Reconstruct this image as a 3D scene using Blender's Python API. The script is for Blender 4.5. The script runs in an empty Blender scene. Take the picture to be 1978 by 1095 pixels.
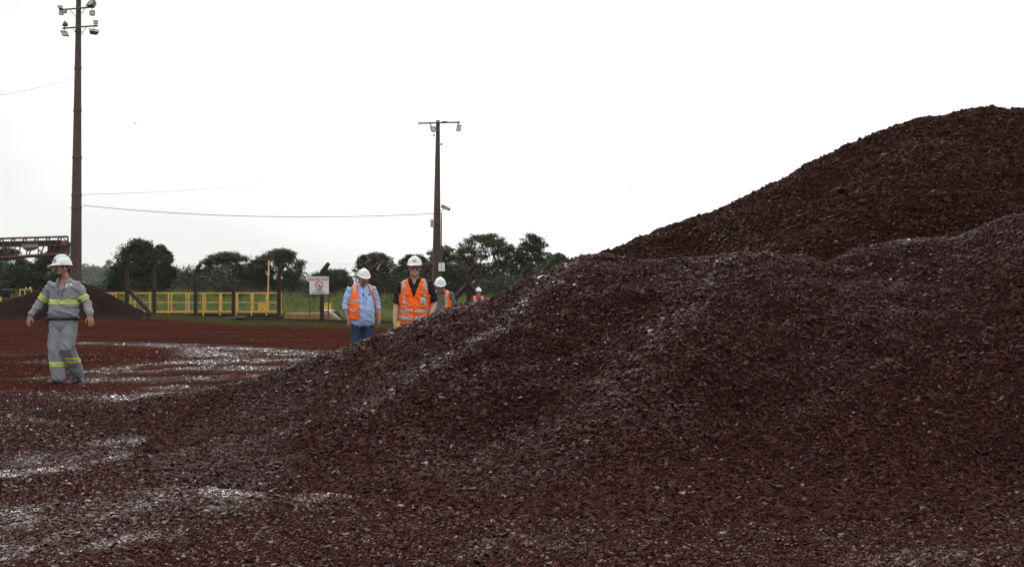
import bpy, bmesh, math, random
import numpy as np
from mathutils import Vector, Matrix, noise

random.seed(7)
RNG = np.random.default_rng(7)
scn = bpy.context.scene
COL = scn.collection
R = math.radians
F, CX, HY, CAMZ = 2200.0, 989.0, 584.0, 1.18      # focal length in photo pixels, centre column, horizon row, eye height

# ---------------------------------------------------------------- camera, sky, sun, exposure
cam_data = bpy.data.cameras.new('camera')
cam_data.sensor_width = 36.0
cam_data.lens = F / 1978.0 * 36.0
cam_data.shift_y = (HY - 547.5) / 1978.0
cam_data.clip_start = 0.1
cam_data.clip_end = 9000.0
cam = bpy.data.objects.new('camera', cam_data)
COL.objects.link(cam)
cam.location = (0, 0, CAMZ)
cam.rotation_euler = (R(90), 0, 0)
scn.camera = cam

SUN_EL, SUN_AZ = 48.0, -16.0                          # behind the scene, a little to the left
world = bpy.data.worlds.new('World')
scn.world = world
world.use_nodes = True
wn, wl = world.node_tree.nodes, world.node_tree.links
wn.clear()
w_out = wn.new('ShaderNodeOutputWorld')
w_bg = wn.new('ShaderNodeBackground')
w_bg.inputs['Strength'].default_value = 0.1
sky = wn.new('ShaderNodeTexSky')
sky.sky_type = 'NISHITA'
sky.sun_disc = False
sky.sun_elevation = R(SUN_EL)
sky.sun_rotation = R(SUN_AZ)
sky.dust_density = 4.0
w_tc = wn.new('ShaderNodeTexCoord')
w_cl = wn.new('ShaderNodeTexNoise')
w_cl.inputs['Scale'].default_value = 1.1
w_cl.inputs['Detail'].default_value = 4.0
w_map = wn.new('ShaderNodeMapping')
w_map.inputs['Scale'].default_value = (1, 1, 3.0)
w_sep = wn.new('ShaderNodeSeparateXYZ')
w_fac = wn.new('ShaderNodeMath'); w_fac.operation = 'MULTIPLY_ADD'; w_fac.inputs[1].default_value = 0.75
w_sum = wn.new('ShaderNodeMath'); w_sum.operation = 'ADD'
wl.new(w_tc.outputs['Generated'], w_sep.inputs[0])
wl.new(w_sep.outputs['X'], w_fac.inputs[0])
w_ramp = wn.new('ShaderNodeValToRGB')
w_ramp.color_ramp.elements[0].position = 0.36
w_ramp.color_ramp.elements[0].color = (8.5, 8.72, 8.62, 1)
w_ramp.color_ramp.elements[1].position = 0.64
w_ramp.color_ramp.elements[1].color = (12.4, 12.4, 12.3, 1)
w_mix = wn.new('ShaderNodeMix')
w_mix.data_type = 'RGBA'
w_mix.inputs['Factor'].default_value = 0.95            # a closed white cloud layer with a little sky through it
wl.new(w_tc.outputs['Generated'], w_map.inputs['Vector'])
wl.new(w_map.outputs[0], w_cl.inputs['Vector'])
wl.new(w_cl.outputs['Fac'], w_fac.inputs[2])
wl.new(w_sep.outputs['Z'], w_sum.inputs[1])
wl.new(w_fac.outputs[0], w_sum.inputs[0])
wl.new(w_sum.outputs[0], w_ramp.inputs['Fac'])
wl.new(sky.outputs[0], w_mix.inputs['A'])
wl.new(w_ramp.outputs[0], w_mix.inputs['B'])
wl.new(w_mix.outputs['Result'], w_bg.inputs['Color'])
wl.new(w_bg.outputs[0], w_out.inputs['Surface'])

sun_data = bpy.data.lights.new('sun', 'SUN')
sun_data.energy = 1.5
sun_data.angle = R(12)
sun_data.color = (1.0, 0.96, 0.9)
sun = bpy.data.objects.new('sun', sun_data)
COL.objects.link(sun)
_d = Vector((math.sin(R(SUN_AZ)) * math.cos(R(SUN_EL)), math.cos(R(SUN_AZ)) * math.cos(R(SUN_EL)), math.sin(R(SUN_EL))))
sun.rotation_euler = (-_d).to_track_quat('-Z', 'Y').to_euler()
sun.location = (0, 0, 60)

scn.view_settings.view_transform = 'Standard'
scn.view_settings.look = 'None'
scn.view_settings.exposure = 0.12
scn.view_settings.gamma = 1.0
scn.view_settings.use_curve_mapping = False
scn.render.engine = 'CYCLES'
scn.cycles.max_bounces = 6
scn.cycles.diffuse_bounces = 3
scn.cycles.glossy_bounces = 2
scn.cycles.transmission_bounces = 4
scn.cycles.transparent_max_bounces = 8

# ---------------------------------------------------------------- helpers
def at(px, py, Y):
    return Vector(((px - CX) / F * Y, Y, CAMZ + (HY - py) / F * Y))

def tag(o, label=None, cat=None, group=None, kind=None):
    if label: o['label'] = label
    if cat: o['category'] = cat
    if group: o['group'] = group
    if kind: o['kind'] = kind
    return o

def link(o, parent=None):
    COL.objects.link(o)
    if parent is not None: o.parent = parent
    return o

def empty(name, loc, label, cat, group=None, rz=0.0):
    o = bpy.data.objects.new(name, None)
    o.empty_display_size = 0.2
    link(o)
    o.location = loc
    o.rotation_euler = (0, 0, rz)
    return tag(o, label, cat, group)

class MB:
    """collects shapes, then links them as ONE mesh object"""
    def __init__(s): s.v, s.f, s.m = [], [], []
    def add(s, vs, fs, mi=0):
        b = len(s.v)
        s.v += [tuple(v) for v in vs]
        s.f += [tuple(i + b for i in f) for f in fs]
        s.m += [mi] * len(fs)
        return s
    def box(s, c, size, rot=None, mi=0, bev=0.0):
        hx, hy, hz = size[0] / 2, size[1] / 2, size[2] / 2
        c = Vector(c)
        M = rot if rot is not None else Matrix.Identity(3)
        if bev <= 0:
            vs = [c + M @ Vector((x * hx, y * hy, z * hz)) for x in (-1, 1) for y in (-1, 1) for z in (-1, 1)]
            fs = [(0, 1, 3, 2), (4, 6, 7, 5), (0, 4, 5, 1), (2, 3, 7, 6), (0, 2, 6, 4), (1, 5, 7, 3)]
            return s.add(vs, fs, mi)
        bm = bmesh.new()
        bmesh.ops.create_cube(bm, size=1.0)
        for v in bm.verts: v.co = Vector((v.co.x * hx * 2, v.co.y * hy * 2, v.co.z * hz * 2))
        bmesh.ops.bevel(bm, geom=bm.edges[:], offset=bev, segments=2, affect='EDGES', profile=0.5)
        vs = [c + M @ v.co for v in bm.verts]
        bm.verts.index_update()
        fs = [[v.index for v in f.verts] for f in bm.faces]
        bm.free()
        return s.add(vs, fs, mi)
    def tube(s, pts, rad, n=8, mi=0, cap=True):
        pts = [Vector(p) for p in pts]
        if not isinstance(rad, (list, tuple)): rad = [rad] * len(pts)
        vs, fs = [], []
        u = None
        for i, p in enumerate(pts):
            t = (pts[min(i + 1, len(pts) - 1)] - pts[max(i - 1, 0)]).normalized()
            if u is None:
                ref = Vector((1, 0, 0)) if abs(t.x) < 0.9 else Vector((0, 0, 1))
                u = (ref - t * ref.dot(t)).normalized()
            else:
                u = (u - t * u.dot(t)).normalized()
            w = t.cross(u)
            for k in range(n):
                a = 2 * math.pi * k / n
                vs.append(p + (u * math.cos(a) + w * math.sin(a)) * rad[i])
        for i in range(len(pts) - 1):
            for k in range(n):
                a, b = i * n + k, i * n + (k + 1) % n
                fs.append((a, b, b + n, a + n))
        if cap:
            fs.append(tuple(range(n))[::-1])
            fs.append(tuple(range((len(pts) - 1) * n, len(pts) * n)))
        return s.add(vs, fs, mi)
    def prism(s, outline, y0, y1, mi=0):
        """outline of (x, z) extruded along y"""
        n = len(outline)
        vs = [(x, y0, z) for x, z in outline] + [(x, y1, z) for x, z in outline]
        fs = [tuple(range(n)), tuple(range(n, 2 * n))[::-1]] + [(i, i + n, (i + 1) % n + n, (i + 1) % n) for i in range(n)]
        return s.add(vs, fs, mi)
    def taper(s, c0, s0, c1, s1, rz=0.0, mi=0):
        """a four sided tapering post"""
        M = Matrix.Rotation(rz, 3, 'Z')
        vs = []
        for c, q in ((c0, s0), (c1, s1)):
            for x, y in ((-1, -1), (1, -1), (1, 1), (-1, 1)):
                vs.append(Vector(c) + M @ Vector((x * q[0] / 2, y * q[1] / 2, 0)))
        return s.add(vs, [(0, 3, 2, 1), (4, 5, 6, 7), (0, 1, 5, 4), (1, 2, 6, 5), (2, 3, 7, 6), (3, 0, 4, 7)], mi)
    def build(s, name, mat, parent=None, smooth=False):
        me = bpy.data.meshes.new(name)
        me.from_pydata(s.v, [], s.f)
        for m in (mat if isinstance(mat, (list, tuple)) else [mat]): me.materials.append(m)
        if any(s.m): me.polygons.foreach_set('material_index', s.m)
        bm = bmesh.new(); bm.from_mesh(me)
        bmesh.ops.recalc_face_normals(bm, faces=bm.faces[:])
        bm.to_mesh(me); bm.free()
        if smooth: me.polygons.foreach_set('use_smooth', [True] * len(me.polygons))
        me.update()
        return link(bpy.data.objects.new(name, me), parent)

def np_mesh(name, verts, faces, mat=None, smooth=False):
    me = bpy.data.meshes.new(name)
    verts = np.asarray(verts, np.float32); faces = np.asarray(faces, np.int32)
    nv, nf, k = len(verts), len(faces), faces.shape[1]
    me.vertices.add(nv); me.vertices.foreach_set('co', verts.ravel())
    me.loops.add(nf * k); me.loops.foreach_set('vertex_index', faces.ravel())
    me.polygons.add(nf); me.polygons.foreach_set('loop_start', np.arange(0, nf * k, k, dtype=np.int32))
    if mat is not None: me.materials.append(mat)
    me.update(calc_edges=True)
    if smooth: me.polygons.foreach_set('use_smooth', np.ones(nf, bool))
    return me

def set_attr(me, name, data, typ='FLOAT'):
    a = me.attributes.new(name, typ, 'POINT')
    a.data.foreach_set('vector' if typ == 'FLOAT_VECTOR' else 'value', np.asarray(data, np.int32 if typ == 'INT' else np.float32).ravel())

# numpy value noise
def _h(ix, iy, seed):
    n = (ix.astype(np.int64) * 374761393 + iy.astype(np.int64) * 668265263 + seed * 1442695041) & 0xFFFFFFFF
    n = ((n ^ (n >> 13)) * 1274126177) & 0xFFFFFFFF
    return ((n ^ (n >> 16)) & 0xFFFF) / 65535.0
def vn(x, y, seed=0):
    x = np.asarray(x, float); y = np.asarray(y, float)
    ix, iy = np.floor(x), np.floor(y)
    fx, fy = x - ix, y - iy
    fx = fx * fx * (3 - 2 * fx); fy = fy * fy * (3 - 2 * fy)
    a, b, c, d = _h(ix, iy, seed), _h(ix + 1, iy, seed), _h(ix, iy + 1, seed), _h(ix + 1, iy + 1, seed)
    return (a + (b - a) * fx) * (1 - fy) + (c + (d - c) * fx) * fy
def fbm(x, y, seed=0, o=4):
    s, a, t = 0, 1.0, 0
    for i in range(o):
        s = s + a * vn(x * 2 ** i, y * 2 ** i, seed + i * 17); t += a; a *= 0.5
    return s / t
def sstep(a, b, x):
    t = np.clip((np.asarray(x, float) - a) / (b - a), 0, 1)
    return t * t * (3 - 2 * t)

# ---------------------------------------------------------------- materials
class NT:
    def __init__(s, name):
        s.m = bpy.data.materials.new(name); s.m.use_nodes = True
        s.n, s.l = s.m.node_tree.nodes, s.m.node_tree.links
        s.b = s.n['Principled BSDF']
        s.tc = s.n.new('ShaderNodeTexCoord')
    def noise(s, scale, detail=4, rough=0.6, vec='Object', stretch=None):
        t = s.n.new('ShaderNodeTexNoise')
        t.inputs['Scale'].default_value = scale; t.inputs['Detail'].default_value = detail; t.inputs['Roughness'].default_value = rough
        src = s.n.new('ShaderNodeNewGeometry').outputs['Position'] if vec == 'World' else s.tc.outputs[vec]
        if stretch:
            mp = s.n.new('ShaderNodeMapping'); mp.inputs['Scale'].default_value = stretch
            s.l.new(src, mp.inputs['Vector']); src = mp.outputs[0]
        s.l.new(src, t.inputs['Vector'])
        return t.outputs['Fac']
    def attr(s, name, typ='GEOMETRY'):
        a = s.n.new('ShaderNodeAttribute'); a.attribute_name = name; a.attribute_type = typ
        return a.outputs['Fac']
    def ramp(s, fac, stops):
        r = s.n.new('ShaderNodeValToRGB'); e = r.color_ramp.elements
        while len(e) < len(stops): e.new(0.5)
        for i, (p, c) in enumerate(stops):
            e[i].position = p; e[i].color = (*c, 1) if len(c) == 3 else c
        s.l.new(fac, r.inputs['Fac'])
        return r.outputs['Color']
    def mix(s, fac, a, b):
        m = s.n.new('ShaderNodeMix'); m.data_type = 'RGBA'
        for k, v in (('Factor', fac), ('A', a), ('B', b)):
            if hasattr(v, 'is_output'): s.l.new(v, m.inputs[k])
            elif k == 'Factor': m.inputs[k].default_value = v
            else: m.inputs[k].default_value = (*v, 1)
        return m.outputs['Result']
    def math(s, op, a, b=0.0, clamp=False):
        m = s.n.new('ShaderNodeMath'); m.operation = op; m.use_clamp = clamp
        for i, v in enumerate((a, b)):
            if hasattr(v, 'is_output'): s.l.new(v, m.inputs[i])
            else: m.inputs[i].default_value = v
        return m.outputs[0]
    def rng(s, v, a, b, c, d):
        m = s.n.new('ShaderNodeMapRange')
        s.l.new(v, m.inputs['Value'])
        for k, q in zip(('From Min', 'From Max', 'To Min', 'To Max'), (a, b, c, d)): m.inputs[k].default_value = q
        return m.outputs[0]
    def set(s, key, v):
        if hasattr(v, 'is_output'): s.l.new(v, s.b.inputs[key])
        else: s.b.inputs[key].default_value = (*v, 1) if isinstance(v, tuple) and len(v) == 3 else v
        return s
    def bump(s, fac, strength, dist):
        b = s.n.new('ShaderNodeBump'); b.inputs['Strength'].default_value = strength; b.inputs['Distance'].default_value = dist
        s.l.new(fac, b.inputs['Height']); s.l.new(b.outputs[0], s.b.inputs['Normal'])
        return s

def simple(name, c0, c1, scale=6.0, rough=0.7, metal=0.0, bump=0.0, bdist=0.01, spec=0.5, stretch=None):
    t = NT(name)
    f = t.noise(scale, 5, 0.65, stretch=stretch)
    t.set('Base Color', t.ramp(f, [(0.32, c0), (0.68, c1)])).set('Roughness', rough).set('Metallic', metal).set('Specular IOR Level', spec)
    if bump: t.bump(t.noise(scale * 3, 4), bump, bdist)
    return t.m

def ore_material(name, dark, light, rust, inst=True, wspec=0.55):
    t = NT(name)
    tint = t.attr('tint', 'INSTANCER') if inst else t.noise(3.0, 3)
    wet = t.attr('wet', 'INSTANCER') if inst else None
    c = t.ramp(tint, [(0.0, dark), (0.75, light), (1.0, rust)])
    grain = t.noise(60.0, 3)
    c = t.mix(t.rng(grain, 0.35, 0.7, 0.0, 0.35), c, tuple(x * 0.55 for x in dark))
    t.set('Base Color', c)
    if inst: t.set('Roughness', t.rng(wet, 0.0, 1.0, 0.66, 0.13)).set('Specular IOR Level', t.rng(wet, 0, 1, 0.03, wspec)).set('Specular Tint', (1.0, 0.88, 0.83, 1.0))
    else: t.set('Roughness', 0.6).set('Specular IOR Level', 0.15)
    t.bump(grain, 0.25, 0.004)
    return t.m

M = {}
M['ore'] = ore_material('ore_wet_maroon', (0.0225, 0.0075, 0.0057), (0.0540, 0.0186, 0.0144), (0.085, 0.030, 0.015))
M['ore_rear'] = ore_material('ore_brown', (0.0190, 0.0056, 0.0027), (0.0430, 0.0132, 0.0060), (0.078, 0.024, 0.011))
M['ore_ground'] = ore_material('ore_ground', (0.0240, 0.0078, 0.0056), (0.0560, 0.0188, 0.0133), (0.100, 0.035, 0.020), wspec=0.95)
M['ore_lump'] = ore_material('ore_lump', (0.023, 0.0080, 0.0062), (0.050, 0.0185, 0.0140), (0.08, 0.03, 0.018), inst=False)

def heap_mat(name, a, b, rough):
    t = NT(name)
    f = t.noise(14.0, 6, 0.7, 'World')
    g = t.noise(1.1, 3, 0.6, 'World')
    c = t.mix(t.rng(g, 0.35, 0.65, 0, 1), t.ramp(f, [(0.3, tuple(x * 0.6 for x in a)), (0.7, b)]), t.ramp(f, [(0.3, tuple(x * 0.6 for x in a)), (0.75, a)]))
    t.set('Base Color', c).set('Roughness', rough).set('Specular IOR Level', 0.02)
    t.bump(t.noise(34.0, 5, 0.7, 'World'), 0.9, 0.05)
    return t.m
M['heap'] = heap_mat('heap_maroon', (0.018, 0.0062, 0.0050), (0.034, 0.0120, 0.0096), 0.85)
M['heap_rear'] = heap_mat('heap_brown', (0.016, 0.0050, 0.0028), (0.031, 0.0096, 0.0056), 0.9)
M['heap_far'] = heap_mat('heap_far', (0.0120, 0.0062, 0.0052), (0.024, 0.0112, 0.0086), 0.9)

t = NT('ground_red_earth')
f1 = t.noise(0.35, 5, 0.6, 'World'); f2 = t.noise(9.0, 6, 0.7, 'World'); f3 = t.noise(1.6, 4, 0.6, 'World', (0.5, 1.6, 1))
dirt = t.mix(t.rng(f1, 0.35, 0.65, 0, 1), t.ramp(f2, [(0.3, (0.042, 0.0128, 0.0086)), (0.7, (0.070, 0.0225, 0.0155))]), t.ramp(f2, [(0.3, (0.023, 0.0080, 0.0058)), (0.7, (0.044, 0.0152, 0.0110))]))
grav = t.ramp(f2, [(0.3, (0.018, 0.0060, 0.0044)), (0.7, (0.038, 0.0130, 0.0095))])
c = t.mix(t.attr('gravel'), dirt, grav)
wetf = t.math('MULTIPLY', t.attr('wet'), t.rng(f3, 0.3, 0.6, 0.35, 1.0), True)
c = t.mix(wetf, c, (0.016, 0.006, 0.0046))
trk = t.noise(0.55, 4, 0.6, 'World', (0.22, 1.0, 1))
c = t.mix(t.rng(trk, 0.45, 0.62, 0, 0.75), c, (0.024, 0.0078, 0.0052))
gr = t.ramp(t.noise(2.2, 5, 0.7, 'World'), [(0.3, (0.030, 0.036, 0.012)), (0.7, (0.062, 0.072, 0.022))])
c = t.mix(t.math('MULTIPLY', t.attr('grass'), t.rng(t.noise(0.9, 5, 0.7, 'World'), 0.3, 0.55, 0.1, 1.0), True), c, gr)
t.set('Base Color', c).set('Roughness', t.rng(wetf, 0, 1, 0.95, 0.50)).set('Specular IOR Level', t.rng(wetf, 0, 1, 0.0, 0.22))
t.bump(t.noise(26.0, 5, 0.7, 'World'), 0.7, 0.02)
M['ground'] = t.m

M['pole'] = simple('dusty_concrete_pole', (0.052, 0.029, 0.024), (0.105, 0.064, 0.052), 1.2, 0.85, bump=0.3, stretch=(1, 1, 0.25))
M['pole_hole'] = simple('dark_hole', (0.012, 0.008, 0.007), (0.02, 0.012, 0.01), 5, 0.9)
M['post'] = simple('dusty_fence_post', (0.022, 0.0105, 0.0085), (0.046, 0.022, 0.017), 1.6, 0.9, bump=0.4)
M['plinth'] = simple('dusty_plinth', (0.022, 0.012, 0.010), (0.046, 0.025, 0.020), 0.8, 0.92, bump=0.4)
M['mesh_wire'] = simple('dark_wire', (0.035, 0.026, 0.022), (0.06, 0.04, 0.034), 4, 0.7, 0.4)
M['yellow'] = simple('dusty_yellow_paint', (0.50, 0.29, 0.060), (0.74, 0.48, 0.13), 2.5, 0.6, bump=0.15)
M['yellow_box'] = simple('yellow_box_paint', (0.70, 0.36, 0.022), (0.85, 0.50, 0.04), 3.0, 0.5)
M['deck'] = simple('dusty_steel_deck', (0.050, 0.028, 0.022), (0.10, 0.058, 0.044), 1.2, 0.85)
M['block'] = simple('pale_dusty_concrete', (0.24, 0.17, 0.11), (0.40, 0.30, 0.20), 1.4, 0.9, bump=0.3)
M['ochre'] = simple('ochre_side_beam', (0.20, 0.115, 0.03), (0.36, 0.21, 0.055), 1.6, 0.85)
M['white_pipe'] = simple('white_pipe', (0.62, 0.62, 0.60), (0.78, 0.78, 0.77), 3, 0.4)
M['grey_box'] = simple('grey_steel_box', (0.26, 0.25, 0.24), (0.40, 0.38, 0.36), 4, 0.5, 0.2)
M['lamp_metal'] = simple('lamp_metal', (0.13, 0.11, 0.095), (0.24, 0.21, 0.18), 5, 0.5, 0.5)
M['lamp_dark'] = simple('lamp_dark', (0.06, 0.048, 0.04), (0.10, 0.08, 0.068), 5, 0.6, 0.3)
M['lamp_glass'] = simple('lamp_glass', (0.34, 0.33, 0.27), (0.46, 0.45, 0.38), 8, 0.15)
M['cross_wood'] = simple('cross_arm', (0.085, 0.068, 0.028), (0.13, 0.105, 0.05), 5, 0.8)
M['cable'] = simple('cable_black', (0.05, 0.045, 0.045), (0.08, 0.07, 0.07), 2, 0.7)
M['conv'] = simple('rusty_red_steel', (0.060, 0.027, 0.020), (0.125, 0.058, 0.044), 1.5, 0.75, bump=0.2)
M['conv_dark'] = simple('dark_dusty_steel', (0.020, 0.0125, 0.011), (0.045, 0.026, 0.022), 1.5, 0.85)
M['belt'] = simple('rubber_belt', (0.012, 0.010, 0.010), (0.03, 0.022, 0.020), 3, 0.8)
M['plate'] = simple('plate_grey_brown', (0.035, 0.026, 0.023), (0.060, 0.043, 0.037), 4, 0.7)
M['letter'] = simple('letter_tan', (0.52, 0.31, 0.18), (0.62, 0.40, 0.25), 8, 0.7)
M['sign_white'] = simple('sign_white', (0.60, 0.59, 0.59), (0.72, 0.71, 0.71), 3, 0.45)
M['sign_red'] = simple('sign_red', (0.42, 0.035, 0.035), (0.55, 0.055, 0.05), 5, 0.5)
M['sign_black'] = simple('sign_black', (0.02, 0.02, 0.02), (0.035, 0.032, 0.032), 5, 0.5)
M['sign_leg'] = simple('sign_leg', (0.035, 0.03, 0.028), (0.06, 0.05, 0.045), 5, 0.6)
M['globe'] = simple('white_globe', (0.75, 0.75, 0.74), (0.82, 0.82, 0.81), 3, 0.3)
M['bird'] = simple('bird_dark', (0.04, 0.04, 0.045), (0.06, 0.06, 0.065), 20, 0.8)
M['bark'] = simple('bark', (0.030, 0.024, 0.019), (0.075, 0.062, 0.050), 3, 0.9, bump=0.5, stretch=(2, 2, 0.4))
M['bark_pale'] = simple('bark_pale', (0.12, 0.11, 0.095), (0.22, 0.20, 0.175), 3, 0.9, stretch=(2, 2, 0.4))

def leaf_mat(name, a, b, trans=0.25):
    t = NT(name)
    g = t.n.new('ShaderNodeNewGeometry')
    c = t.mix(g.outputs['Random Per Island'], a, b)
    t.set('Base Color', c).set('Roughness', 0.7).set('Specular IOR Level', 0.12)
    tr = t.n.new('ShaderNodeBsdfTranslucent')
    t.l.new(c, tr.inputs['Color'])
    mx = t.n.new('ShaderNodeMixShader'); mx.inputs[0].default_value = trans
    t.l.new(t.b.outputs[0], mx.inputs[1]); t.l.new(tr.outputs[0], mx.inputs[2])
    t.l.new(mx.outputs[0], t.n['Material Output'].inputs['Surface'])
    return t.m
M['leaf_dark'] = leaf_mat('leaf_dark', (0.028, 0.036, 0.018), (0.066, 0.078, 0.034))
M['leaf_olive'] = leaf_mat('leaf_olive', (0.042, 0.042, 0.016), (0.098, 0.090, 0.030))
M['leaf_green'] = leaf_mat('leaf_green', (0.045, 0.075, 0.020), (0.12, 0.165, 0.045), 0.4)
M['leaf_bush'] = leaf_mat('leaf_bush', (0.016, 0.024, 0.011), (0.042, 0.058, 0.022), 0.2)
M['leaf_far'] = leaf_mat('leaf_far', (0.038, 0.060, 0.034), (0.078, 0.105, 0.055), 0.2)
M['grass'] = leaf_mat('grass_tall', (0.080, 0.115, 0.024), (0.27, 0.30, 0.075), 0.5)
M['grass_short'] = leaf_mat('grass_short', (0.055, 0.056, 0.017), (0.115, 0.105, 0.034), 0.3)
M['hill'] = simple('hill_green', (0.045, 0.068, 0.042), (0.085, 0.11, 0.065), 0.03, 0.95)

# ---------------------------------------------------------------- ground and heaps (height functions)
def ground_h(x, y):
    x = np.asarray(x, float); y = np.asarray(y, float)
    h = 0.36 * sstep(50, 72, y) * sstep(-14, -25, x) * sstep(80, 76.5, y)
    near = sstep(60, 20, y)
    h = h + near * (0.035 * (fbm(x * 0.5, y * 0.5, 3, 3) - 0.5) + 0.02 * (fbm(x * 2.2, y * 2.2, 5, 3) - 0.5))
    return h

def crest_points(poly, step=0.12):
    P = [at(*p) for p in poly]
    out = []
    for a, b in zip(P[:-1], P[1:]):
        n = max(1, int((b - a).length / step))
        for i in range(n): out.append(a.lerp(b, i / n))
    out.append(P[-1])
    return np.array([tuple(p) for p in out])

class Heap:
    def __init__(s, crests, k, r, seed, lump, toe=0.14):
        s.c = [crest_points(c) for c in crests]
        s.k, s.r, s.seed, s.lump, s.toe = k, r, seed, lump, toe
    def h(s, x, y):
        x = np.asarray(x, float); y = np.asarray(y, float)
        wx = x + 0.35 * s.r * 2 * (fbm(x * 0.9, y * 0.9, s.seed + 40, 3) - 0.5)
        wy = y + 0.35 * s.r * 2 * (fbm(x * 0.9, y * 0.9, s.seed + 50, 3) - 0.5)
        best = np.full(x.shape, -9.0)
        for c in s.c:
            for q in c:
                d2 = (wx - q[0]) ** 2 + (wy - q[1]) ** 2
                np.maximum(best, q[2] - s.k * (np.sqrt(d2 + s.r * s.r) - s.r), out=best)
        up = sstep(0.0, 0.5, best)
        best = best + up * s.lump * ((fbm(x * 1.4, y * 1.4, s.seed, 3) - 0.5) * 1.6 + (fbm(x * 5, y * 5, s.seed + 9, 3) - 0.5) * 0.7)
        best = 0.5 * (best + np.sqrt(best * best + s.toe * s.toe)) - 0.022 - 0.10 * max(0.0, s.toe - 0.14)
        return best

FRONT = Heap([
    [(1112, 518, 12.8), (1075, 543, 12.6), (980, 568, 12.3), (900, 587, 12.2), (830, 615, 12.1), (760, 640, 12.0), (697, 663, 12.0), (606, 694, 12.0), (497, 735, 12.0), (430, 760, 12.2), (330, 780, 12.4)],
    [(1128, 494, 11.0), (1152, 482, 11.0), (1182, 481, 11.0), (1215, 495, 11.0), (1330, 490, 10.8), (1440, 480, 10.5), (1540, 483, 10.3), (1590, 503, 10.2), (1677, 474, 10.6), (1766, 459, 10.6), (1877, 453, 10.5), (1921, 428, 10.5), (1978, 407, 10.5), (2100, 385, 10.6), (2500, 380, 10.8)],
    [(1135, 492, 11.0), (1080, 552, 10.7), (1000, 610, 10.2), (920, 658, 9.8), (850, 695, 9.4), (760, 765, 9.0), (690, 830, 8.8)],
    [(1440, 482, 10.5), (1350, 585, 9.6), (1250, 690, 8.8), (1170, 790, 8.2)],
    [(1766, 462, 10.6), (1720, 590, 9.5), (1640, 700, 8.7), (1560, 800, 8.1)],
    [(2100, 390, 10.6), (2080, 560, 9.2), (2060, 720, 8.3)],
], 0.60, 0.22, 11, 0.07, 0.34)
REAR = Heap([
    [(1170, 490, 18.0), (1195, 478, 18.2), (1300, 438, 18.5), (1420, 393, 18.5), (1560, 328, 18.5), (1660, 274, 18.5), (1780, 227, 18.6), (1850, 212, 18.8), (1940, 206, 19.0), (1978, 207, 19.0), (2150, 215, 19.3), (2500, 300, 19.5)],
    [(1780, 260, 17.6), (1830, 330, 16.4)],
], 0.64, 0.30, 23, 0.10)
FAR = Heap([
    [(128, 551, 68), (165, 560, 68), (190, 577, 68)],
    [(128, 551, 68), (60, 575, 68), (0, 599, 68), (-90, 614, 68)],
], 0.60, 0.6, 31, 0.12, 0.3)

def heap_mesh(name, hp, x0, x1, y0, y1, step, mat, label, base=0.0):
    xs = np.arange(x0, x1, step); ys = np.arange(y0, y1, step)
    X, Y = np.meshgrid(xs, ys)
    H = hp.h(X, Y)
    Z = H + ground_h(X, Y) + base
    nx = len(xs)
    idx = np.arange(X.size).reshape(X.shape)
    keep = (np.maximum.reduce([H[:-1, :-1], H[1:, :-1], H[:-1, 1:], H[1:, 1:]]) > -0.012)
    q = np.stack([idx[:-1, :-1], idx[:-1, 1:], idx[1:, 1:], idx[1:, :-1]], -1)[keep]
    used, inv = np.unique(q.ravel(), return_inverse=True)
    V = np.stack([X.ravel(), Y.ravel(), Z.ravel()], -1)[used]
    me = np_mesh(name, V, inv.reshape(-1, 4), mat, True)
    o = link(bpy.data.objects.new(name, me))
    return tag(o, label, 'ore heap', 'heaps of crushed ore')

# wet places on the yard, given as strokes on the ground plane
def gp(px, py):
    Y = F * CAMZ / (py - HY)
    return ((px - CX) / F * Y, Y)
WET = [  # polyline in ground pixels, half width in metres, strength
    ([(185, 662), (330, 667), (450, 674), (560, 682), (660, 690)], 0.90, 1.0),
    ([(150, 722), (250, 716), (330, 706), (400, 696), (425, 686), (395, 676), (330, 668)], 0.61, 1.0),
    ([(380, 700), (470, 697), (560, 696), (620, 697)], 0.80, 1.0),
    ([(300, 712), (400, 712), (520, 712), (570, 710)], 0.58, 0.85),
    ([(60, 700), (110, 699)], 0.3, 0.45),
    ([(180, 734), (300, 734), (420, 730), (520, 727)], 0.61, 0.75),
    ([(30, 733), (100, 729)], 0.3, 0.35),
    ([(200, 765), (260, 770), (330, 760)], 0.51, 0.65),
    ([(330, 748), (420, 752), (480, 745)], 0.43, 0.6),
    ([(400, 948), (470, 936), (540, 922), (610, 912)], 0.20, 1.0),
    ([(560, 968), (640, 948), (700, 938)], 0.13, 0.8),
    ([(-60, 924), (0, 918), (60, 912)], 0.17, 1.0),
    ([(60, 895), (200, 885), (320, 875)], 0.34, 0.42),
    ([(-80, 1010), (60, 1000), (200, 985), (330, 965)], 0.42, 0.50),
    ([(-40, 1065), (90, 1050), (220, 1025)], 0.30, 0.50),
    ([(250, 860), (370, 840), (520, 845)], 0.36, 0.42),
    ([(150, 800), (300, 790), (400, 800)], 0.7, 0.36),
    ([(1650, 1085), (1750, 1075), (1978, 1055)], 0.12, 0.20),
    ([(900, 1075), (1000, 1040), (1150, 1060)], 0.12, 0.16),
]
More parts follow.
